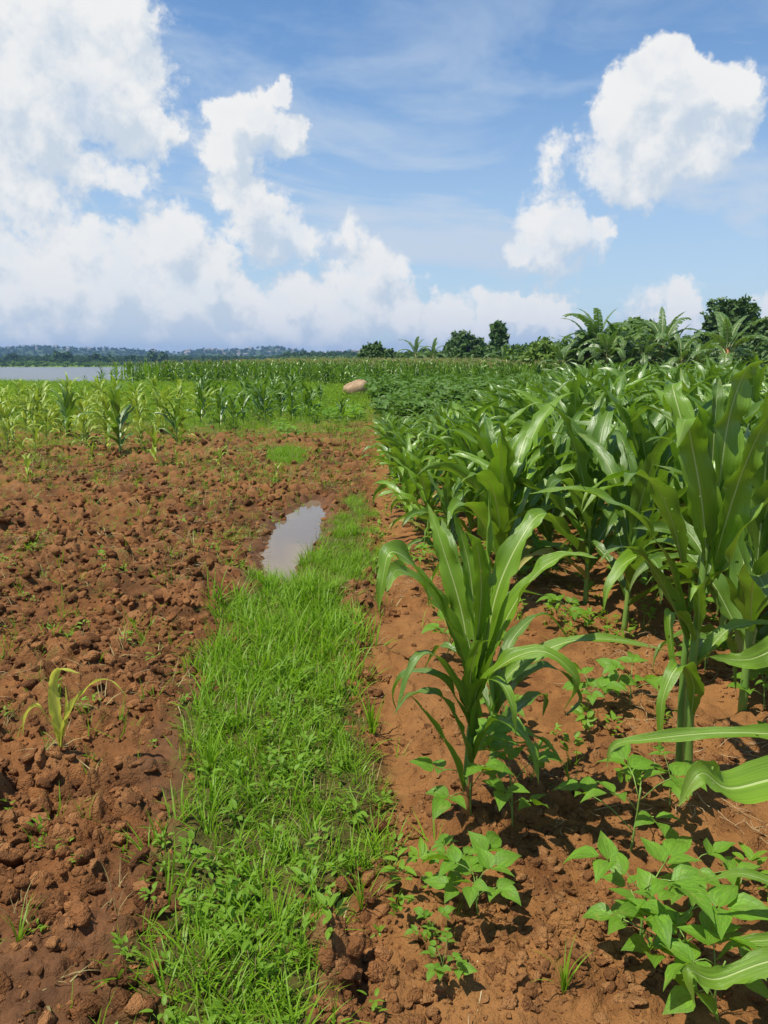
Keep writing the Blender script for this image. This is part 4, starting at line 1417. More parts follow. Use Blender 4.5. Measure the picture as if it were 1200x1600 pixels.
# left-hand field: plants one can single out (base px, base py, top px y, kind, label)
left = [
 (188, 712, 590, 'g', 'tallest dark green maize plant in the left field, bare at its foot'),
 (104, 690, 600, 'g', 'dark green maize plant with an upright folded leaf at far left'),
 (243, 728, 645, 'y', 'pale yellow green maize plant right of the tallest left field one'),
 (277, 700, 612, 'g', 'bushy green maize plant with many arching leaves in the left field'),
 (222, 708, 660, 'y', 'narrow pale maize plant between the tallest and the bushy ones'),
 (343, 672, 600, 'g', 'slender green maize plant with long leaf arching right, left of the grass oval'),
 (415, 665, 585, 'g', 'upright green maize plant near the middle of the left field back row'),
 (478, 662, 585, 'g', 'maize plant with a drooping dark leaf, near the boulder side of the left field'),
 (536, 667, 616, 'g', 'small maize plant standing just in front of the boulder'),
 (44, 757, 705, 'y', 'wilted pale maize plant nearest the left edge'),
 (95, 735, 705, 'y', 'thin pale seedling between the wilted plant and the curled one'),
 (145, 728, 688, 'y', 'small yellow green plant with one leaf curled over to the right'),
 (343, 730, 690, 'y', 'small spiky pale maize plant alone on the clods left of the grass oval'),
 (390, 652, 605, 'g', 'green maize plant half hidden left of the upright middle one'),
 (20, 700, 640, 'y', 'yellow green maize plant at the extreme left edge of the pale band'),
 (287, 780, 760, 'y', 'tiny yellowing maize seedling among the clods in the left field'),
 (365, 668, 606, 'g', 'dark maize plant right beside the slender arching one'),
 (455, 660, 600, 'g', 'short bushy maize plant left of the one with the drooping dark leaf'),
]
for k, (bx, by, ty, kd, lab) in enumerate(left):
    g = G(bx, by)
    top = P(bx, ty, g[1])[2]
    ps = yng_gp if kd == 'g' else yng_p
    place_one('maize_plant', ps[k % len(ps)], g[0], g[1], k * 1.3, top / 0.99, lab, 'maize plant')
    occupied.append((g[0], g[1]))

r = random.Random(5)
nl = 0
tries = 0
while nl < 104 and tries < 9000:
    tries += 1
    bx, by = r.uniform(-60, 340), 636 + 78 * r.random() ** 1.5
    if bx > 290 and by > 665: continue
    g = G(bx, by)
    if any((g[0] - a) ** 2 + (g[1] - b) ** 2 < .05 for a, b in occupied): continue
    occupied.append((g[0], g[1]))
    place_one('maize_plant', yng_p[r.randrange(6)], g[0], g[1], r.uniform(0, 6.28), r.uniform(.6, 1.2) * np.interp(by, [640, 710], [1.1, .6]),
              'pale yellow green young maize plant in the crowded band at the left', 'maize plant', 'young maize plants in the pale band at the left')
    nl += 1
for k in range(16):
    g = G(r.uniform(0, 480), r.uniform(690, 790))
    if any((g[0] - a) ** 2 + (g[1] - b) ** 2 < .15 for a, b in occupied): continue
    occupied.append((g[0], g[1]))
    place_one('maize_seedling', yng_p[k % 6], g[0], g[1], k, r.uniform(.16, .34), 'tiny pale maize seedling scattered on the clods before the young maize', 'maize seedling', 'tiny maize seedlings scattered on the clods')
nl = 0
while nl < 38:
    bx, by = r.uniform(310, 560), r.uniform(628, 664)
    if bx > 505: bx, by = bx - 120, by
    g = G(bx, by)
    if any((g[0] - a) ** 2 + (g[1] - b) ** 2 < .2 for a, b in occupied): continue
    occupied.append((g[0], g[1]))
    place_one('maize_plant', yng_gp[r.randrange(4)], g[0], g[1], r.uniform(0, 6.28), r.uniform(.85, 1.3),
              'green maize plant in the scattered back rows left of the boulder', 'maize plant', 'maize plants in the back rows left of the boulder')
    nl += 1

# far tasselled maize along the horizon
x, y, r_ = grid_pts(-32, 26, 40, 70, 11000, 31)
px = 600 + F * x / (y * math.cos(PITCH))
k = in_view(x, y, 1.1, 1) & (px > 150) & (px < 950) & (y > np.interp(px, [150, 250, 560, 900], [50, 46, 42, 38])) & (r_.random(len(x)) < np.interp(px, [140, 190, 240], [.1, .6, .95]))
x, y = x[k][:4600], y[k][:4600]
scatter('far_maize_crop', np.stack([x, y, H(x, y)], 1), r_.uniform(0, 6.28, len(x)), (1.22 + 0.42 * r_.random(len(x))) * np.interp(y, [44, 70], [.95, 1.08]), tas_p,
        'far field of mature maize with brown tassels along the horizon', tilt=0.05)
for (bx, by, ty) in [(134, 604, 585), (160, 606, 577), (183, 605, 572), (206, 606, 565), (228, 605, 560)]:
    g = G(bx, by)
    place_one('maize_plant', tas_p[by % 6], g[0], g[1], bx, P(bx, ty, g[1])[2], 'tall dark maize plant at the lake side end of the far field', 'maize plant', 'maize plants at the lake side end of the far field')


# ------------------------------------------------------------------ beans
def leaflet(p, az, el, L, W, droop, rnd, n=7, m=5, roll=0.0):
    V, Lc, Fc = [], [], []
    sd0 = np.array([-math.sin(az), math.cos(az), 0])
    q = np.array(p, float)
    prof = [0.12, 0.80, 1.0, 0.88, 0.66, 0.42, 0.20, 0.01]
    for i in range(n + 1):
        s = i / n
        e = el - droop * s
        d = np.array([math.cos(e) * math.cos(az), math.cos(e) * math.sin(az), math.sin(e)])
        nrm0 = np.cross(d, sd0)
        sd = sd0 * math.cos(roll) + nrm0 * math.sin(roll)
        nrm = nrm0 * math.cos(roll) - sd0 * math.sin(roll)
        w = W * 0.5 * prof[i]
        for j in range(m):
            t = -1 + 2 * j / (m - 1)
            back = -0.10 * L * abs(t) * (1 - s) ** 2
            puck = 0.05 * w * math.sin(9 * s * 2 + abs(t) * 4)
            V.append(q + sd * t * w + nrm * (abs(t) * w * 0.28 + puck) + d * back)
            Lc.append((t, s, rnd))
        q = q + d * L / n
    for i in range(n):
        for j in range(m - 1):
            a = i * m + j
            Fc.append((a, a + 1, a + m + 1, a + m))
    return np.array(V), Fc, np.array(Lc)


def bean_parts(seed, nt=5, h=0.17, L=0.085, spread=0.10):
    r = random.Random(seed)
    parts = []
    st = MB()
    K = [(0, 0, -0.02), (r.uniform(-.01, .01), r.uniform(-.01, .01), h * .5), (r.uniform(-.02, .02), r.uniform(-.02, .02), h)]
    v, f, l = tube(catmull(K, 6), np.linspace(.0032, .002, 6), 5)
    st.add(v, f, l)
    a0 = r.uniform(0, 6.28)
    for i in range(nt):
        q = (i + .6) / nt
        az = a0 + i * 2.4 + r.gauss(0, .3)
        base = np.array([K[1][0], K[1][1], h * (0.2 + .7 * q)])
        rr = spread * r.uniform(.6, 1.15) * (1.1 - .5 * q)
        tip = base + np.array([rr * math.cos(az), rr * math.sin(az), rr * r.uniform(.5, 1.1)])
        midp = (base + tip) / 2 + np.array([0, 0, .012])
        v, f, l = tube(catmull([base, midp, tip], 5), .0014, 4)
        st.add(v, f, l)
        LL = L * r.uniform(.7, 1.15)
        for dk, lk in ((0, 1.0), (1.25, .85), (-1.25, .85)):
            a = az + dk + r.gauss(0, .12)
            el = R(r.uniform(-10, 38)) if dk == 0 else R(r.uniform(0, 38))
            off = np.array([math.cos(a), math.sin(a), 0]) * .008
            pt = tip + off + (np.array([math.cos(az), math.sin(az), .2]) * .02 if dk == 0 else 0)
            v, f, l = leaflet(pt, a, el, LL * lk, LL * lk * r.uniform(.66, .8), R(r.uniform(15, 60)), r.random(), roll=r.gauss(0, .3))
            parts.append(('leaf', (v, f, l), 0))
    parts.append(('stem', (np.concatenate(st.v), st.f, np.concatenate(st.lc)), 1))
    return parts


MBN = [M_BEAN, M_STEM]
bean_s = [proto_split(bean_parts(700 + k, 5 + k % 3), MBN) for k in range(6)]
bean_j = [proto_join(bean_parts(720 + k, 6), MBN, 'bean_plant') for k in range(5)]
crop_j = [proto_join(bean_parts(740 + k, 4 + k % 3, h=.14 + .05 * (k % 3), spread=.10 + .03 * (k % 2)), [M_BEAN_CROP, M_STEM], 'bean_plant') for k in range(6)]
beans = [
 (735, 1300, 1.3, 0, 0.3, 'bean plant at the foot of the foremost maize plant'),
 (800, 1300, 1.15, 1, 1.3, 'bean plant with broad shaded leaves just right of the foremost maize stalk'),
 (748, 1440, 0.90, 2, 2.0, 'lowest small bean plant on bare soil, below the foremost maize plant'),
 (705, 1370, 0.60, 3, 0.9, 'small bean sprig with one upright leaf, left of the lowest bean plant'),
 (985, 1330, 1.35, 4, 0.0, 'bean plant in front of the tall paired stalk maize'),
 (1045, 1275, 0.80, 5, 2.2, 'bean plant near the foot of the tall paired stalk maize'),
 (1000, 1490, 1.3, 1, 4.0, 'leafy bean plant at the lower right with pointed bright leaves'),
 (1065, 1540, 1.2, 0, 5.2, 'broad leaved bean plant touching the lower right maize leaf'),
 (1075, 1420, 0.95, 3, 3.2, 'bean plant between the two leafy lower right clusters and the bare soil'),
 (918, 1125, 0.95, 2, 1.0, 'solitary bean plant on bare soil left of the tall paired stalk maize'),
 (690, 1540, 0.42, 5, 1.8, 'straggly low bean seedling near the bottom edge'),
 (672, 1480, 0.38, 4, 0.8, 'tiny trailing bean seedling on the bare soil near the grass'),
 (1120, 1600, 1.0, 2, 2.8, 'bean plant cut off by the bottom right of the view'),
]
for (bx, by, s, k, rz, lab) in beans:
    g = G(bx, by)
    place_split('bean_plant', bean_s[k], g[0], g[1], rz, s, lab, 'bean plant')
# dry pale stem in front of the lowest bean plant
g1, g2 = G(743, 1592), P(750, 1450, G(748, 1440)[1])
K = [np.array([g1[0], g1[1], 0.0]), np.array([g1[0] * .5 + g2[0] * .5, g1[1] * .5 + g2[1] * .5, .03]), g2]
v, f, l = tube(catmull([K[0], K[0] * .7 + K[2] * .3 + np.array([.012, 0, .012]), K[0] * .35 + K[2] * .65 + np.array([-.008, 0, .02]), K[2]], 12), np.linspace(.0012, .0024, 12), 6)
tag(obj('dry_stem', mesh_np('dry_stem', v, f, l, [M_STEMPALE])), 'long pale dry stem lying below the lowest bean plant', 'dry stem')

x, y, r_ = grid_pts(0, 9, 2.6, 16, 1500, 41)
st, gr, pu, we, ri, ti, me_ = masks(x, y)
rowp = 0.5 + 0.5 * np.cos((x - 0.3 + .03 * (y - 4)) / 0.72 * 2 * np.pi)
k = (r_.random(len(x)) < ri * (.2 + .5 * rowp) * smooth(2.4, 5, y + x * .4)) & in_view(x, y) & (x > np.interp(y, XLy, XLx) + .35)
x, y = x[k], y[k]
o_ = np.argsort(np.hypot(x, y))
x, y = x[o_], y[o_]
for i in range(min(60, len(x))):
    place_one('bean_plant', bean_j[i % 5], x[i], y[i], r_.uniform(0, 6.28), r_.uniform(.7, 1.15),
              'low bean plant growing between the maize rows of the right hand block', 'bean plant', 'bean plants between the maize rows')
scatter('bean_undergrowth', np.stack([x[60:], y[60:], H(x[60:], y[60:])], 1), r_.uniform(0, 6.28, len(x) - 60), .8 + .6 * r_.random(len(x) - 60), bean_j,
        'bean undergrowth filling the ground between maize rows')

# bean field behind, right of the boulder
x, y, r_ = grid_pts(-3, 16, 12.5, 44, 14000, 42)
px = 600 + F * x / (y * math.cos(PITCH))
k = (px > np.interp(y, [12, 21, 30, 36], [606, 596, 590, 560])) & (px < np.interp(y, [12, 20, 30], [740, 800, 930]))
x, y = x[k], y[k]
scatter('bean_crop', np.stack([x, y, H(x, y)], 1), r_.uniform(0, 6.28, len(x)), (1.1 + .8 * r_.random(len(x))) * np.interp(y, [12, 25], [.8, 1.15]) * (.55 + .95 * smooth(-.18, .18, fbm(x * 1.3, y * .8, 3, 97))), crop_j, 'low leafy bean field beyond the maize block near the boulder')
x, y, r_ = grid_pts(-4.5, -0.2, 15, 24, 500, 43)
px = 600 + F * x / (y * math.cos(PITCH))
k = (px > 340) & (px < 560) & (r_.random(len(x)) < .8 * smooth(.0, .15, fbm(x * .9, y * .5, 2, 88)))
x, y = x[k], y[k]
scatter('bean_patches', np.stack([x, y, H(x, y)], 1), r_.uniform(0, 6.28, len(x)), 0.8 + .6 * r_.random(len(x)), bean_j, 'low bean patches under the back rows of the left field')


# single tall grass tufts one can point at
tuft_p = [grass_proto(800 + k, 12, 0.16, 0.30, 0.012, 0.008, M_GRASS, .55, 5) for k in range(3)]
for (bx, by, s, k, lab) in [
 (580, 1145, 1.0, 0, 'tall coarse grass tuft at the right edge of the grass strip'),
 (330, 1205, .95, 1, 'tall grass tuft at the left edge of the grass strip'),
 (588, 865, .9, 2, 'tall grass tuft right beside the puddle'),
 (880, 1560, .6, 0, 'thin grass tuft on the bare soil at the bottom right'),
 (1150, 1400, .6, 1, 'dark grass tuft on bare soil near the right edge'),
 (30, 1470, .55, 2, 'grass tuft at the lower left edge on wet soil'),
 (565, 1430, .62, 1, 'spiky grass tuft at the lower right border of the grass strip'),
]:
    g = G(bx, by)
    place_one('grass_tuft', tuft_p[k], g[0], g[1], bx, s, lab, 'grass tuft')

# boulder
bm_me = clod_mesh(3, M_BOULDER, 4, .52, 1, .35)
gb = G(556, 622)
bo = obj('boulder', bm_me)
bo.location = (gb[0], gb[1], 0.31)
bo.scale = (.60, .48, .88)
bo.rotation_euler = (0, R(-9), .3)
tag(bo, 'smooth tan boulder lying at the end of the dirt track', 'boulder')


# ------------------------------------------------------------------ trees
def crown_mesh(clumps, n, size, mat, seed, name='crown', aspect=1.5):
    """n leaf quads in ellipsoid clumps [(cx,cy,cz,rx,ry,rz)], denser at their shells"""
    r = np.random.default_rng(seed)
    cl = np.array(clumps, float)
    wgt = cl[:, 3] * cl[:, 4] + cl[:, 3] * cl[:, 5]
    pick = r.choice(len(cl), n, p=wgt / wgt.sum())
    d = r.normal(size=(n, 3))
    d /= np.linalg.norm(d, axis=1)[:, None]
    rad = r.random(n) ** 0.42 * (1 + .22 * (r.random(n) > .85))
    c = cl[pick, :3] + d * rad[:, None] * cl[pick, 3:] * (0.85 + .3 * r.random(n))[:, None]
    nrm = d * .6 + r.normal(size=(n, 3)) * .6 + np.array([0, 0, .5])
    nrm /= np.linalg.norm(nrm, axis=1)[:, None]
    t = np.cross(nrm, r.normal(size=(n, 3)))
    t /= np.linalg.norm(t, axis=1)[:, None] + 1e-9
    b = np.cross(nrm, t)
    s = size * (.6 + .8 * r.random(n))[:, None]
    v = np.stack([c - t * s * .5 * aspect, c - b * s * .35, c + t * s * .5 * aspect, c + b * s * .35], 1).reshape(-1, 3)
    f = np.arange(4 * n).reshape(n, 4)
    rn = r.random(n)
    lc = np.stack([np.tile([.5, .5, .5, .5], n), np.tile([.2, .4, .6, .4], n), np.repeat(rn, 4)], 1)
    return mesh_np(name, v, f, lc, [mat], None, False)


def make_tree(x, y, h, w, seed, label, cat='tree', mat=None, n=2600, leaf=0.3, trunk=.25, clumpn=14, name='broadleaf_tree', shape='round', group=None, z=None):
    r = random.Random(seed)
    e = bpy.data.objects.new(name, None)
    COL.objects.link(e)
    e.location = (x, y, float(H(x, y)[0]) if z is None else z)
    tag(e, label, cat, group)
    cl, tb = [], MB()
    clumpn = int(clumpn * 1.7)
    zt = h * trunk
    v, f, l = tube([(0, 0, -.3), (r.uniform(-.1, .1), 0, zt), (r.uniform(-.2, .2), r.uniform(-.2, .2), h * .75)], [h * .03, h * .022, h * .008], 7)
    tb.add(v, f, l)
    for k in range(clumpn):
        q = (k + .5) / clumpn
        zz = zt + (h - zt) * (0.12 + .8 * q)
        if shape == 'round':
            rr = w * .5 * math.sqrt(max(.08, 1 - (2 * q - .85) ** 2)) * r.uniform(.35, 1.0)
        elif shape == 'column':
            rr = w * .5 * (1 - .5 * q) * r.uniform(.1, .6)
        else:
            rr = w * .5 * (0.5 + .5 * q) * r.uniform(.2, .9)
        a = k * 2.4 + r.uniform(-.4, .4)
        cs = w * r.uniform(.09, .22) * (1 if shape != 'column' else 1.5)
        p = (rr * math.cos(a), rr * math.sin(a), zz)
        cl.append((*p, cs, cs, cs * r.uniform(.65, .95)))
        for _t in range(2):                                  # twigs that break the outline
            b2 = r.uniform(0, 6.28)
            cl.append((p[0] + cs * 1.05 * math.cos(b2), p[1] + cs * 1.05 * math.sin(b2), p[2] + cs * r.uniform(-.3, 1.0), cs * .32, cs * .32, cs * .38))
        v, f, l = tube([(0, 0, zt * r.uniform(.7, 1.2)), (p[0] * .5, p[1] * .5, (zt + zz) * .5), p], [h * .012, h * .007, h * .002], 4)
        tb.add(v, f, l)
    obj('trunk', tb.mesh('trunk', [M_BARK]), e)
    obj('crown', crown_mesh(cl, n, leaf, mat or M_TREE, seed), e)
    return e


def tree_px(pxc, ytop, wpx, D, seed, label, **kw):
    top = P(pxc, ytop, D)
    return make_tree(top[0], D, top[2], wpx / F * D / math.cos(PITCH) * .98, seed, label, **kw)


tree_px(584, 537, 46, 95, 1, 'round dark tree left of the distant banana clump', n=2200, leaf=.42)
tree_px(730, 522, 62, 110, 2, 'broad low dark tree with a rounded crown at the centre of the horizon', n=3200, leaf=.45)
tree_px(779, 505, 34, 100, 3, 'narrow upright dark tree, tallest near the middle of the horizon', n=3000, leaf=.42, shape='column', clumpn=12)
tree_px(836, 536, 26, 90, 4, 'small dark tree peeking above the round shrub', n=1200, leaf=.4)
tree_px(1000, 503, 90, 62, 5, 'light green round tree between the two banana clumps', n=4200, leaf=.32, mat=M_TREE2)
tree_px(1138, 472, 105, 66, 6, 'large dark green tree behind the banana plants at the right', n=7000, leaf=.34, clumpn=22, trunk=.12)
tree_px(1190, 500, 60, 60, 7, 'dark tree at the right edge behind the last banana plant', n=3600, leaf=.33, trunk=.12)
tree_px(1080, 530, 60, 60, 27, 'low dark tree under the left side of the large dark tree', n=3000, leaf=.33, trunk=.1)
tree_px(668, 548, 40, 120, 28, 'low bushy tree behind the small distant bananas', n=1600, leaf=.45, trunk=.1)
for q_, (a_, b_, w_, d_) in enumerate([(610, 549, 30, 130), (700, 546, 34, 120), (755, 540, 30, 115), (808, 540, 40, 100), (770, 548, 60, 90), (640, 552, 36, 125), (715, 549, 40, 85), (745, 550, 44, 80), (820, 546, 46, 75), (790, 551, 50, 70), (690, 553, 46, 90), (625, 554, 30, 110)]):
    tree_px(a_, b_, w_, d_, 60 + q_, 'low dark tree in the broken line of trees along the centre horizon', n=1300, leaf=.45, trunk=.1, group='low trees along the centre horizon')
tree_px(858, 536, 90, 46, 8, 'round leafy shrub with glinting leaves left of the large banana clump', cat='shrub', name='round_shrub', n=5200, leaf=.20, trunk=.06, clumpn=20, mat=M_TREE2)
tree_px(900, 545, 60, 44, 9, 'lower shrub joined to the round leafy one at its right', cat='shrub', name='round_shrub', n=3000, leaf=.20, trunk=.06, clumpn=14, mat=M_TREE2)
tree_px(1010, 548, 170, 50, 10, 'dark hedge of bushes at the foot of the banana plants', cat='shrub', name='low_bushes', n=6000, leaf=.26, trunk=.05, clumpn=34, mat=M_TREE)
tree_px(1150, 552, 150, 46, 11, 'dark bushes below the large tree at the right edge', cat='shrub', name='low_bushes', n=5000, leaf=.26, trunk=.05, clumpn=30, mat=M_TREE)


# ------------------------------------------------------------------ banana plants
def banana_leaf(az, el0, droop, L, W, z0, seed, torn=.5):
    r = random.Random(seed)
    pts = arc_curve(z0, az, el0, droop, L, 1.5, 16, .05, r.gauss(0, .15))
    pts = catmull(pts, 25)
    V, Fc, Lc = [], [], []
    T = np.gradient(pts, axis=0)
    T /= np.linalg.norm(T, axis=1)[:, None]
    side = np.array([-math.sin(az), math.cos(az), 0])
    rnd = r.random()
    # midrib
    v, f, l = tube(pts, np.linspace(.035, .006, 25), 4)
    l[:, 0] = 0
    V += list(v); Fc += f; Lc += list(l)
    for sgn in (-1, 1):
        i = 3
        while i < 24:
            step = 1 if r.random() < torn else 2
            j = min(24, i + step)
            hang = r.uniform(.1, .9) * torn
            for (a, b) in ((i, j),):
                n0 = len(V)
                for q in (a, b - (.12 if b < 24 else 0)):
                    qi = int(q)
                    fr = q - qi
                    pq = pts[qi] * (1 - fr) + pts[min(24, qi + 1)] * fr
                    s = q / 24
                    w = W * .5 * min(1, (s - .08) * 6) * max(0.03, 1 - s ** 3.5) ** .7
                    S = side * sgn
                    N = np.cross(T[qi], side)
                    N = N if N[2] > 0 else -N
                    d1 = S * math.cos(.25) + N * math.sin(.25)
                    d2 = S * math.cos(hang * 1.3) - np.array([0, 0, 1]) * math.sin(hang * 1.3) + T[qi] * .15
                    V += [pq, pq + d1 * w * .45, pq + d1 * w * .45 + d2 * w * .6]
                    Lc += [(0, s, rnd), (.5 * sgn, s, rnd), (sgn, s, rnd)]
                Fc += [(n0, n0 + 1, n0 + 4, n0 + 3), (n0 + 1, n0 + 2, n0 + 5, n0 + 4)]
            i = j
    return np.array(V), Fc, np.array(Lc)


def banana(pxc, ybase, ytop, D, seed, label, nl=9, spread=1.0, stem_mat=None, dead=1):
    r = random.Random(seed)
    top = P(pxc, ytop, D)
    x, y = top[0], D
    h = top[2] * 1.12
    e = bpy.data.objects.new('banana_plant', None)
    COL.objects.link(e)
    e.location = (x, y, float(H(x, y)[0]))
    tag(e, label, 'banana plant')
    hs = h * .52
    v, f, l = tube([(0, 0, -.1), (r.uniform(-.05, .05), 0, hs * .5), (0, 0, hs)], [.16, .12, .07], 9)
    obj('pseudostem', mesh_np('pseudostem', v, f, l, [stem_mat or M_PSEUDO]), e)
    a0 = r.uniform(0, 6)
    nl = nl + 4
    for i in range(nl):
        q = i / (nl - 1)
        el = R(20 + 62 * q + r.gauss(0, 8))
        L = h * .58 * r.uniform(.85, 1.15) * spread
        v, f, l = banana_leaf(a0 + i * 2.35 + r.gauss(0, .2), min(el, R(88)), R(150 - 95 * q ** 1.6 + r.gauss(0, 14)), L * (1 - .25 * (q > .9)), h * .16 * (1 - .4 * (q > .85)), hs * (.78 + .22 * q), seed * 50 + i, torn=.75 if q < .8 else .45)
        obj('leaf', mesh_np('leaf', v, f, l, [M_BANANA]), e)
    for i in range(dead):
        v, f, l = banana_leaf(r.uniform(0, 6.28), R(-10), R(70), h * .35, h * .06, hs * .7, seed * 50 + 20 + i, torn=.9)
        o = obj('dead_leaf', mesh_np('dead_leaf', v, f, l, [M_DEADLEAF]), e)
    return e


banana(938, 580, 476, 42, 1, 'tallest banana plant with a fan of leaves in the left clump', 12)
banana(905, 580, 512, 42.5, 2, 'banana plant at the left end of the big clump', 9)
banana(968, 580, 500, 41, 3, 'banana plant at the right side of the big clump', 9)
banana(985, 580, 530, 40, 4, 'low banana plant in front between the two clumps', 8)
banana(1038, 580, 488, 41, 5, 'banana plant with one dark drooping leaf, centre of the right clump', 9, 1.1)
banana(1008, 580, 520, 40, 6, 'short banana plant left of the drooping leaf one', 8)
banana(1068, 580, 525, 39, 7, 'small banana plant with leaves arching over the maize at the right', 8)
banana(1142, 585, 490, 34, 8, 'pale banana plant with a reddish stem before the large dark tree', 8, 1.05, M_PSEUDORED)
banana(922, 580, 495, 43, 13, 'banana plant half hidden behind the left side of the big clump', 9)
banana(952, 580, 508, 40, 14, 'banana plant with low arching leaves in front of the big clump', 8)
banana(1022, 580, 505, 43, 15, 'banana plant behind the left side of the right clump', 8)
banana(1056, 580, 508, 42, 16, 'banana plant at the right shoulder of the right clump', 9)
banana(1092, 580, 535, 38, 17, 'small banana plant between the right clump and the pale one', 7)
banana(880, 580, 535, 41, 18, 'low banana plant beside the round shrub at the left of the clump', 7)
banana(650, 570, 528, 70, 9, 'small distant banana plant left of the narrow dark tree', 7)
banana(676, 570, 532, 72, 10, 'second small distant banana plant beside the first on the horizon', 7)
banana(790, 575, 540, 48, 11, 'small banana plant before the narrow upright dark tree', 8)
banana(808, 575, 545, 50, 12, 'tiny banana plant beside the round shrub', 7)

# small reddish earth heap seen between maize and bananas
hp = clod_mesh(5, M_CLOD, 3, .5)
o = obj('earth_heap', hp, None, (P(948, 575, 37)[0], 37, .55))
o.scale = (.9, .6, 1.1)
tag(o, 'small heap of reddish earth at the foot of the big banana clump', 'earth heap')


# ------------------------------------------------------------------ far shore, hills
def far_crown(seed, mat, n=90):
    r = random.Random(seed)
    cl = [(r.uniform(-.3, .3), r.uniform(-.3, .3), r.uniform(.35, .8), .32, .32, .24) for _ in range(6)]
    return crown_mesh(cl, n, .22, mat, seed, aspect=1.3)


fc = [far_crown(900 + k, M_HILL_TREE) for k in range(5)]
fc2 = [far_crown(920 + k, M_TREE2) for k in range(3)]
x, y, r_ = grid_pts(-560, 40, 560, 1150, 4200, 51)
k = in_view(x, y, 1.1, 10) & (r_.random(len(x)) < .35 + .6 * smooth(.0, .15, fbm(x * .012, y * .012, 2, 5)))
x, y = x[k], y[k]
scatter('far_shore_woodland', np.stack([x, y, H(x, y) - .6], 1), r_.uniform(0, 6.28, len(x)), 3.2 + 3.6 * r_.random(len(x)) * np.interp(y, [560, 1100], [.8, 1.3]), fc, 'dark woodland on the far side of the lake', tilt=.05)
x, y, r_ = grid_pts(-420, 10, 487, 620, 3000, 52)
k = in_view(x, y, 1.1, 10)
x, y = x[k], y[k]
scatter('shore_bushes', np.stack([x, y, H(x, y) - .2], 1), r_.uniform(0, 6.28, len(x)), 1.2 + 1.8 * r_.random(len(x)), fc2 + fc[:1], 'low green bushes and reeds lining the far lake shore', tilt=.05)
r = random.Random(3)
for i, (pxc, yt, D) in enumerate([(85, 547, 640), (104, 546, 660), (148, 549, 600), (168, 551, 610), (237, 546, 600), (252, 548, 590), (20, 548, 700), (205, 552, 620)]):
    top = P(pxc, yt, D)
    o = obj('far_shore_tree', fc[i % 5])
    hz = float(H(top[0], D)[0])
    o.location = (top[0], D, hz - .5)
    s = (top[2] - hz) / .95
    o.scale = (s * r.uniform(.9, 1.3), s, s)
    tag(o, 'dark round tree rising from the woodland across the lake', 'tree', 'taller trees across the lake')

RIDGE = [(-200, 548), (-60, 546), (0, 545), (60, 542), (90, 541), (140, 545), (200, 545), (250, 549), (290, 549), (330, 546), (380, 547), (410, 544), (435, 541), (460, 545), (490, 550), (512, 553), (530, 549), (550, 548), (575, 551), (600, 556), (680, 559), (900, 560), (1400, 560)]


def build_hills():
    D0, D1 = 1500, 2700
    nx, ny = 360, 36
    pxs = np.linspace(-200, 1400, nx)
    yr = np.interp(pxs, [a for a, b in RIDGE], [b for a, b in RIDGE]) + 1.0 * fbm(pxs / 25, pxs * 0, 3, 4)
    V = []
    for j in range(ny):
        q = j / (ny - 1)
        D = D0 + (D1 - D0) * q
        for i in range(nx):
            top = P(pxs[i], yr[i] + 2.2, D1 * .80)
            hm = max(1.0, top[2])
            prof = math.sin(math.pi * min(1, q / .62) / 2) ** 2 if q < .62 else math.cos((q - .62) / .38 * math.pi / 2) ** .8
            x_ = (pxs[i] - 600) / F * D / math.cos(PITCH)
            z_ = -6 + (hm + 6) * prof * (1)
            V.append((x_, D, z_))
    V = np.array(V)
    V[:, 2] += 5 * fbm(V[:, 0] / 120, V[:, 1] / 120, 3, 9)
    i = np.arange(ny - 1)[:, None] * nx
    j = np.arange(nx - 1)[None, :]
    f = np.stack([i + j, i + j + 1, i + nx + j + 1, i + nx + j], -1).reshape(-1, 4)
    m, n, out = new_mat('hill_vegetation')
    geo = n.n.new('ShaderNodeNewGeometry')
    no = n.noise(geo.outputs['Position'], 0.02, 6, .65)
    c = n.mix(n.ramp(no, .35, .65), (.030, .055, .018), (.075, .110, .035))
    b = n.node('ShaderNodeBsdfPrincipled', {'Base Color': c, 'Roughness': .95, 'Specular IOR Level': .05})
    n.l.new(b.outputs[0], out.inputs[0])
    me = mesh_np('hill', V, f, None, [m])
    tag(obj('hill', me), 'low blue wooded hills dotted with houses on the horizon', kind='structure')
    return V, nx, ny


HV, hnx, hny = build_hills()
r = np.random.default_rng(71)
front = HV.reshape(hny, hnx, 3)[:24]
sel = r.integers(0, 24 * hnx, 2600)
pts = front.reshape(-1, 3)[sel] + np.stack([r.normal(0, 9, 2600), r.normal(0, 12, 2600), np.zeros(2600)], 1)
scatter('hill_woodland', pts - np.array([0, 0, 2.0]), r.uniform(0, 6.28, 2600), 7 + 6 * r.random(2600), fc, 'woodland covering the distant hills', tilt=.03)


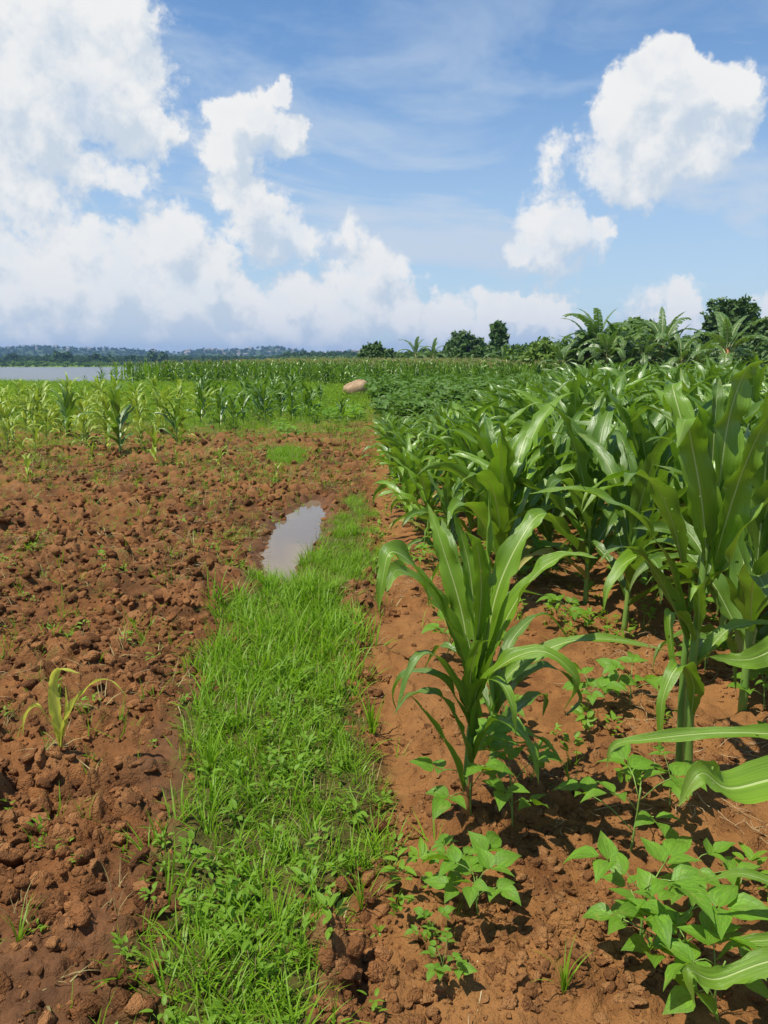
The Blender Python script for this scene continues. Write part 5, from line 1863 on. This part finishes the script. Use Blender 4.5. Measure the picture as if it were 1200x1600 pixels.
def house_mesh(seed):
    r = random.Random(seed)
    a, b, h, k = r.uniform(2.5, 5), r.uniform(2, 4), r.uniform(2, 4.5), r.uniform(1.0, 1.8)
    V = [(-a, -b, -3), (a, -b, -3), (a, b, -3), (-a, b, -3), (-a, -b, h), (a, -b, h), (a, b, h), (-a, b, h),
         (-a - .5, -b - .5, h), (a + .5, -b - .5, h), (a + .5, b + .5, h), (-a - .5, b + .5, h), (-a, 0, h + k), (a, 0, h + k)]
    Fc = [(0, 1, 5, 4), (1, 2, 6, 5), (2, 3, 7, 6), (3, 0, 4, 7), (8, 9, 13, 12), (10, 11, 12, 13), (9, 10, 13), (11, 8, 12)]
    return mesh_np('house', np.array(V, float), Fc, None, [M_WALL, M_ROOF], [0, 0, 0, 0, 1, 1, 0, 0], False)


houses = [house_mesh(k) for k in range(6)]
r = random.Random(12)
def put_house(px_, q, lab, grp):
    j = int(q * 23)
    i = int((px_ + 200) / 1600 * (hnx - 1))
    p = HV[j * hnx + i]
    o = obj('hill_house', houses[r.randrange(6)])
    o.location = (p[0] + r.uniform(-6, 6), p[1], p[2] + 4.5)
    o.rotation_euler = (0, 0, r.uniform(-.5, .5))
    tag(o, lab, 'house', grp)
for k in range(20):
    put_house(r.uniform(300, 400), r.uniform(.45, .97), 'tiny pale house on the hill left of the highest hilltop', 'houses on the hill left of the hilltop')
for k in range(16):
    put_house(r.uniform(505, 568), r.uniform(.5, .98), 'tiny pale house on the low hill right of the hilltop', 'houses on the low hill right of the hilltop')
for k in range(12):
    put_house(r.uniform(0, 290), r.uniform(.6, .98), 'tiny pale house on the hills above the lake', 'houses on the hills above the lake')
for k in range(6):
    put_house(r.uniform(405, 500), r.uniform(.3, .8), 'tiny pale house on the slope of the highest hill', 'houses on the highest hill')

# ------------------------------------------------------------------ haze
def haze_box():
    x0, x1, y0, y1, z0, z1 = -2600, 2600, -300, 5600, -8, 90
    V = [(x, y, z) for z in (z0, z1) for y in (y0, y1) for x in (x0, x1)]
    Fc = [(0, 2, 3, 1), (4, 5, 7, 6), (0, 1, 5, 4), (2, 6, 7, 3), (0, 4, 6, 2), (1, 3, 7, 5)]
    me = bpy.data.meshes.new('haze')
    me.from_pydata(V, [], Fc)
    m, n, out = new_mat('haze_air')
    pv = n.node('ShaderNodeVolumePrincipled', {'Color': (.30, .50, .85), 'Density': HAZE})
    n.l.new(pv.outputs[0], out.inputs['Volume'])
    me.materials.append(m)
    tag(obj('haze', me), 'thin blue haze lying over the lake and hills', kind='stuff')


HAZE = 0.00020
haze_box()
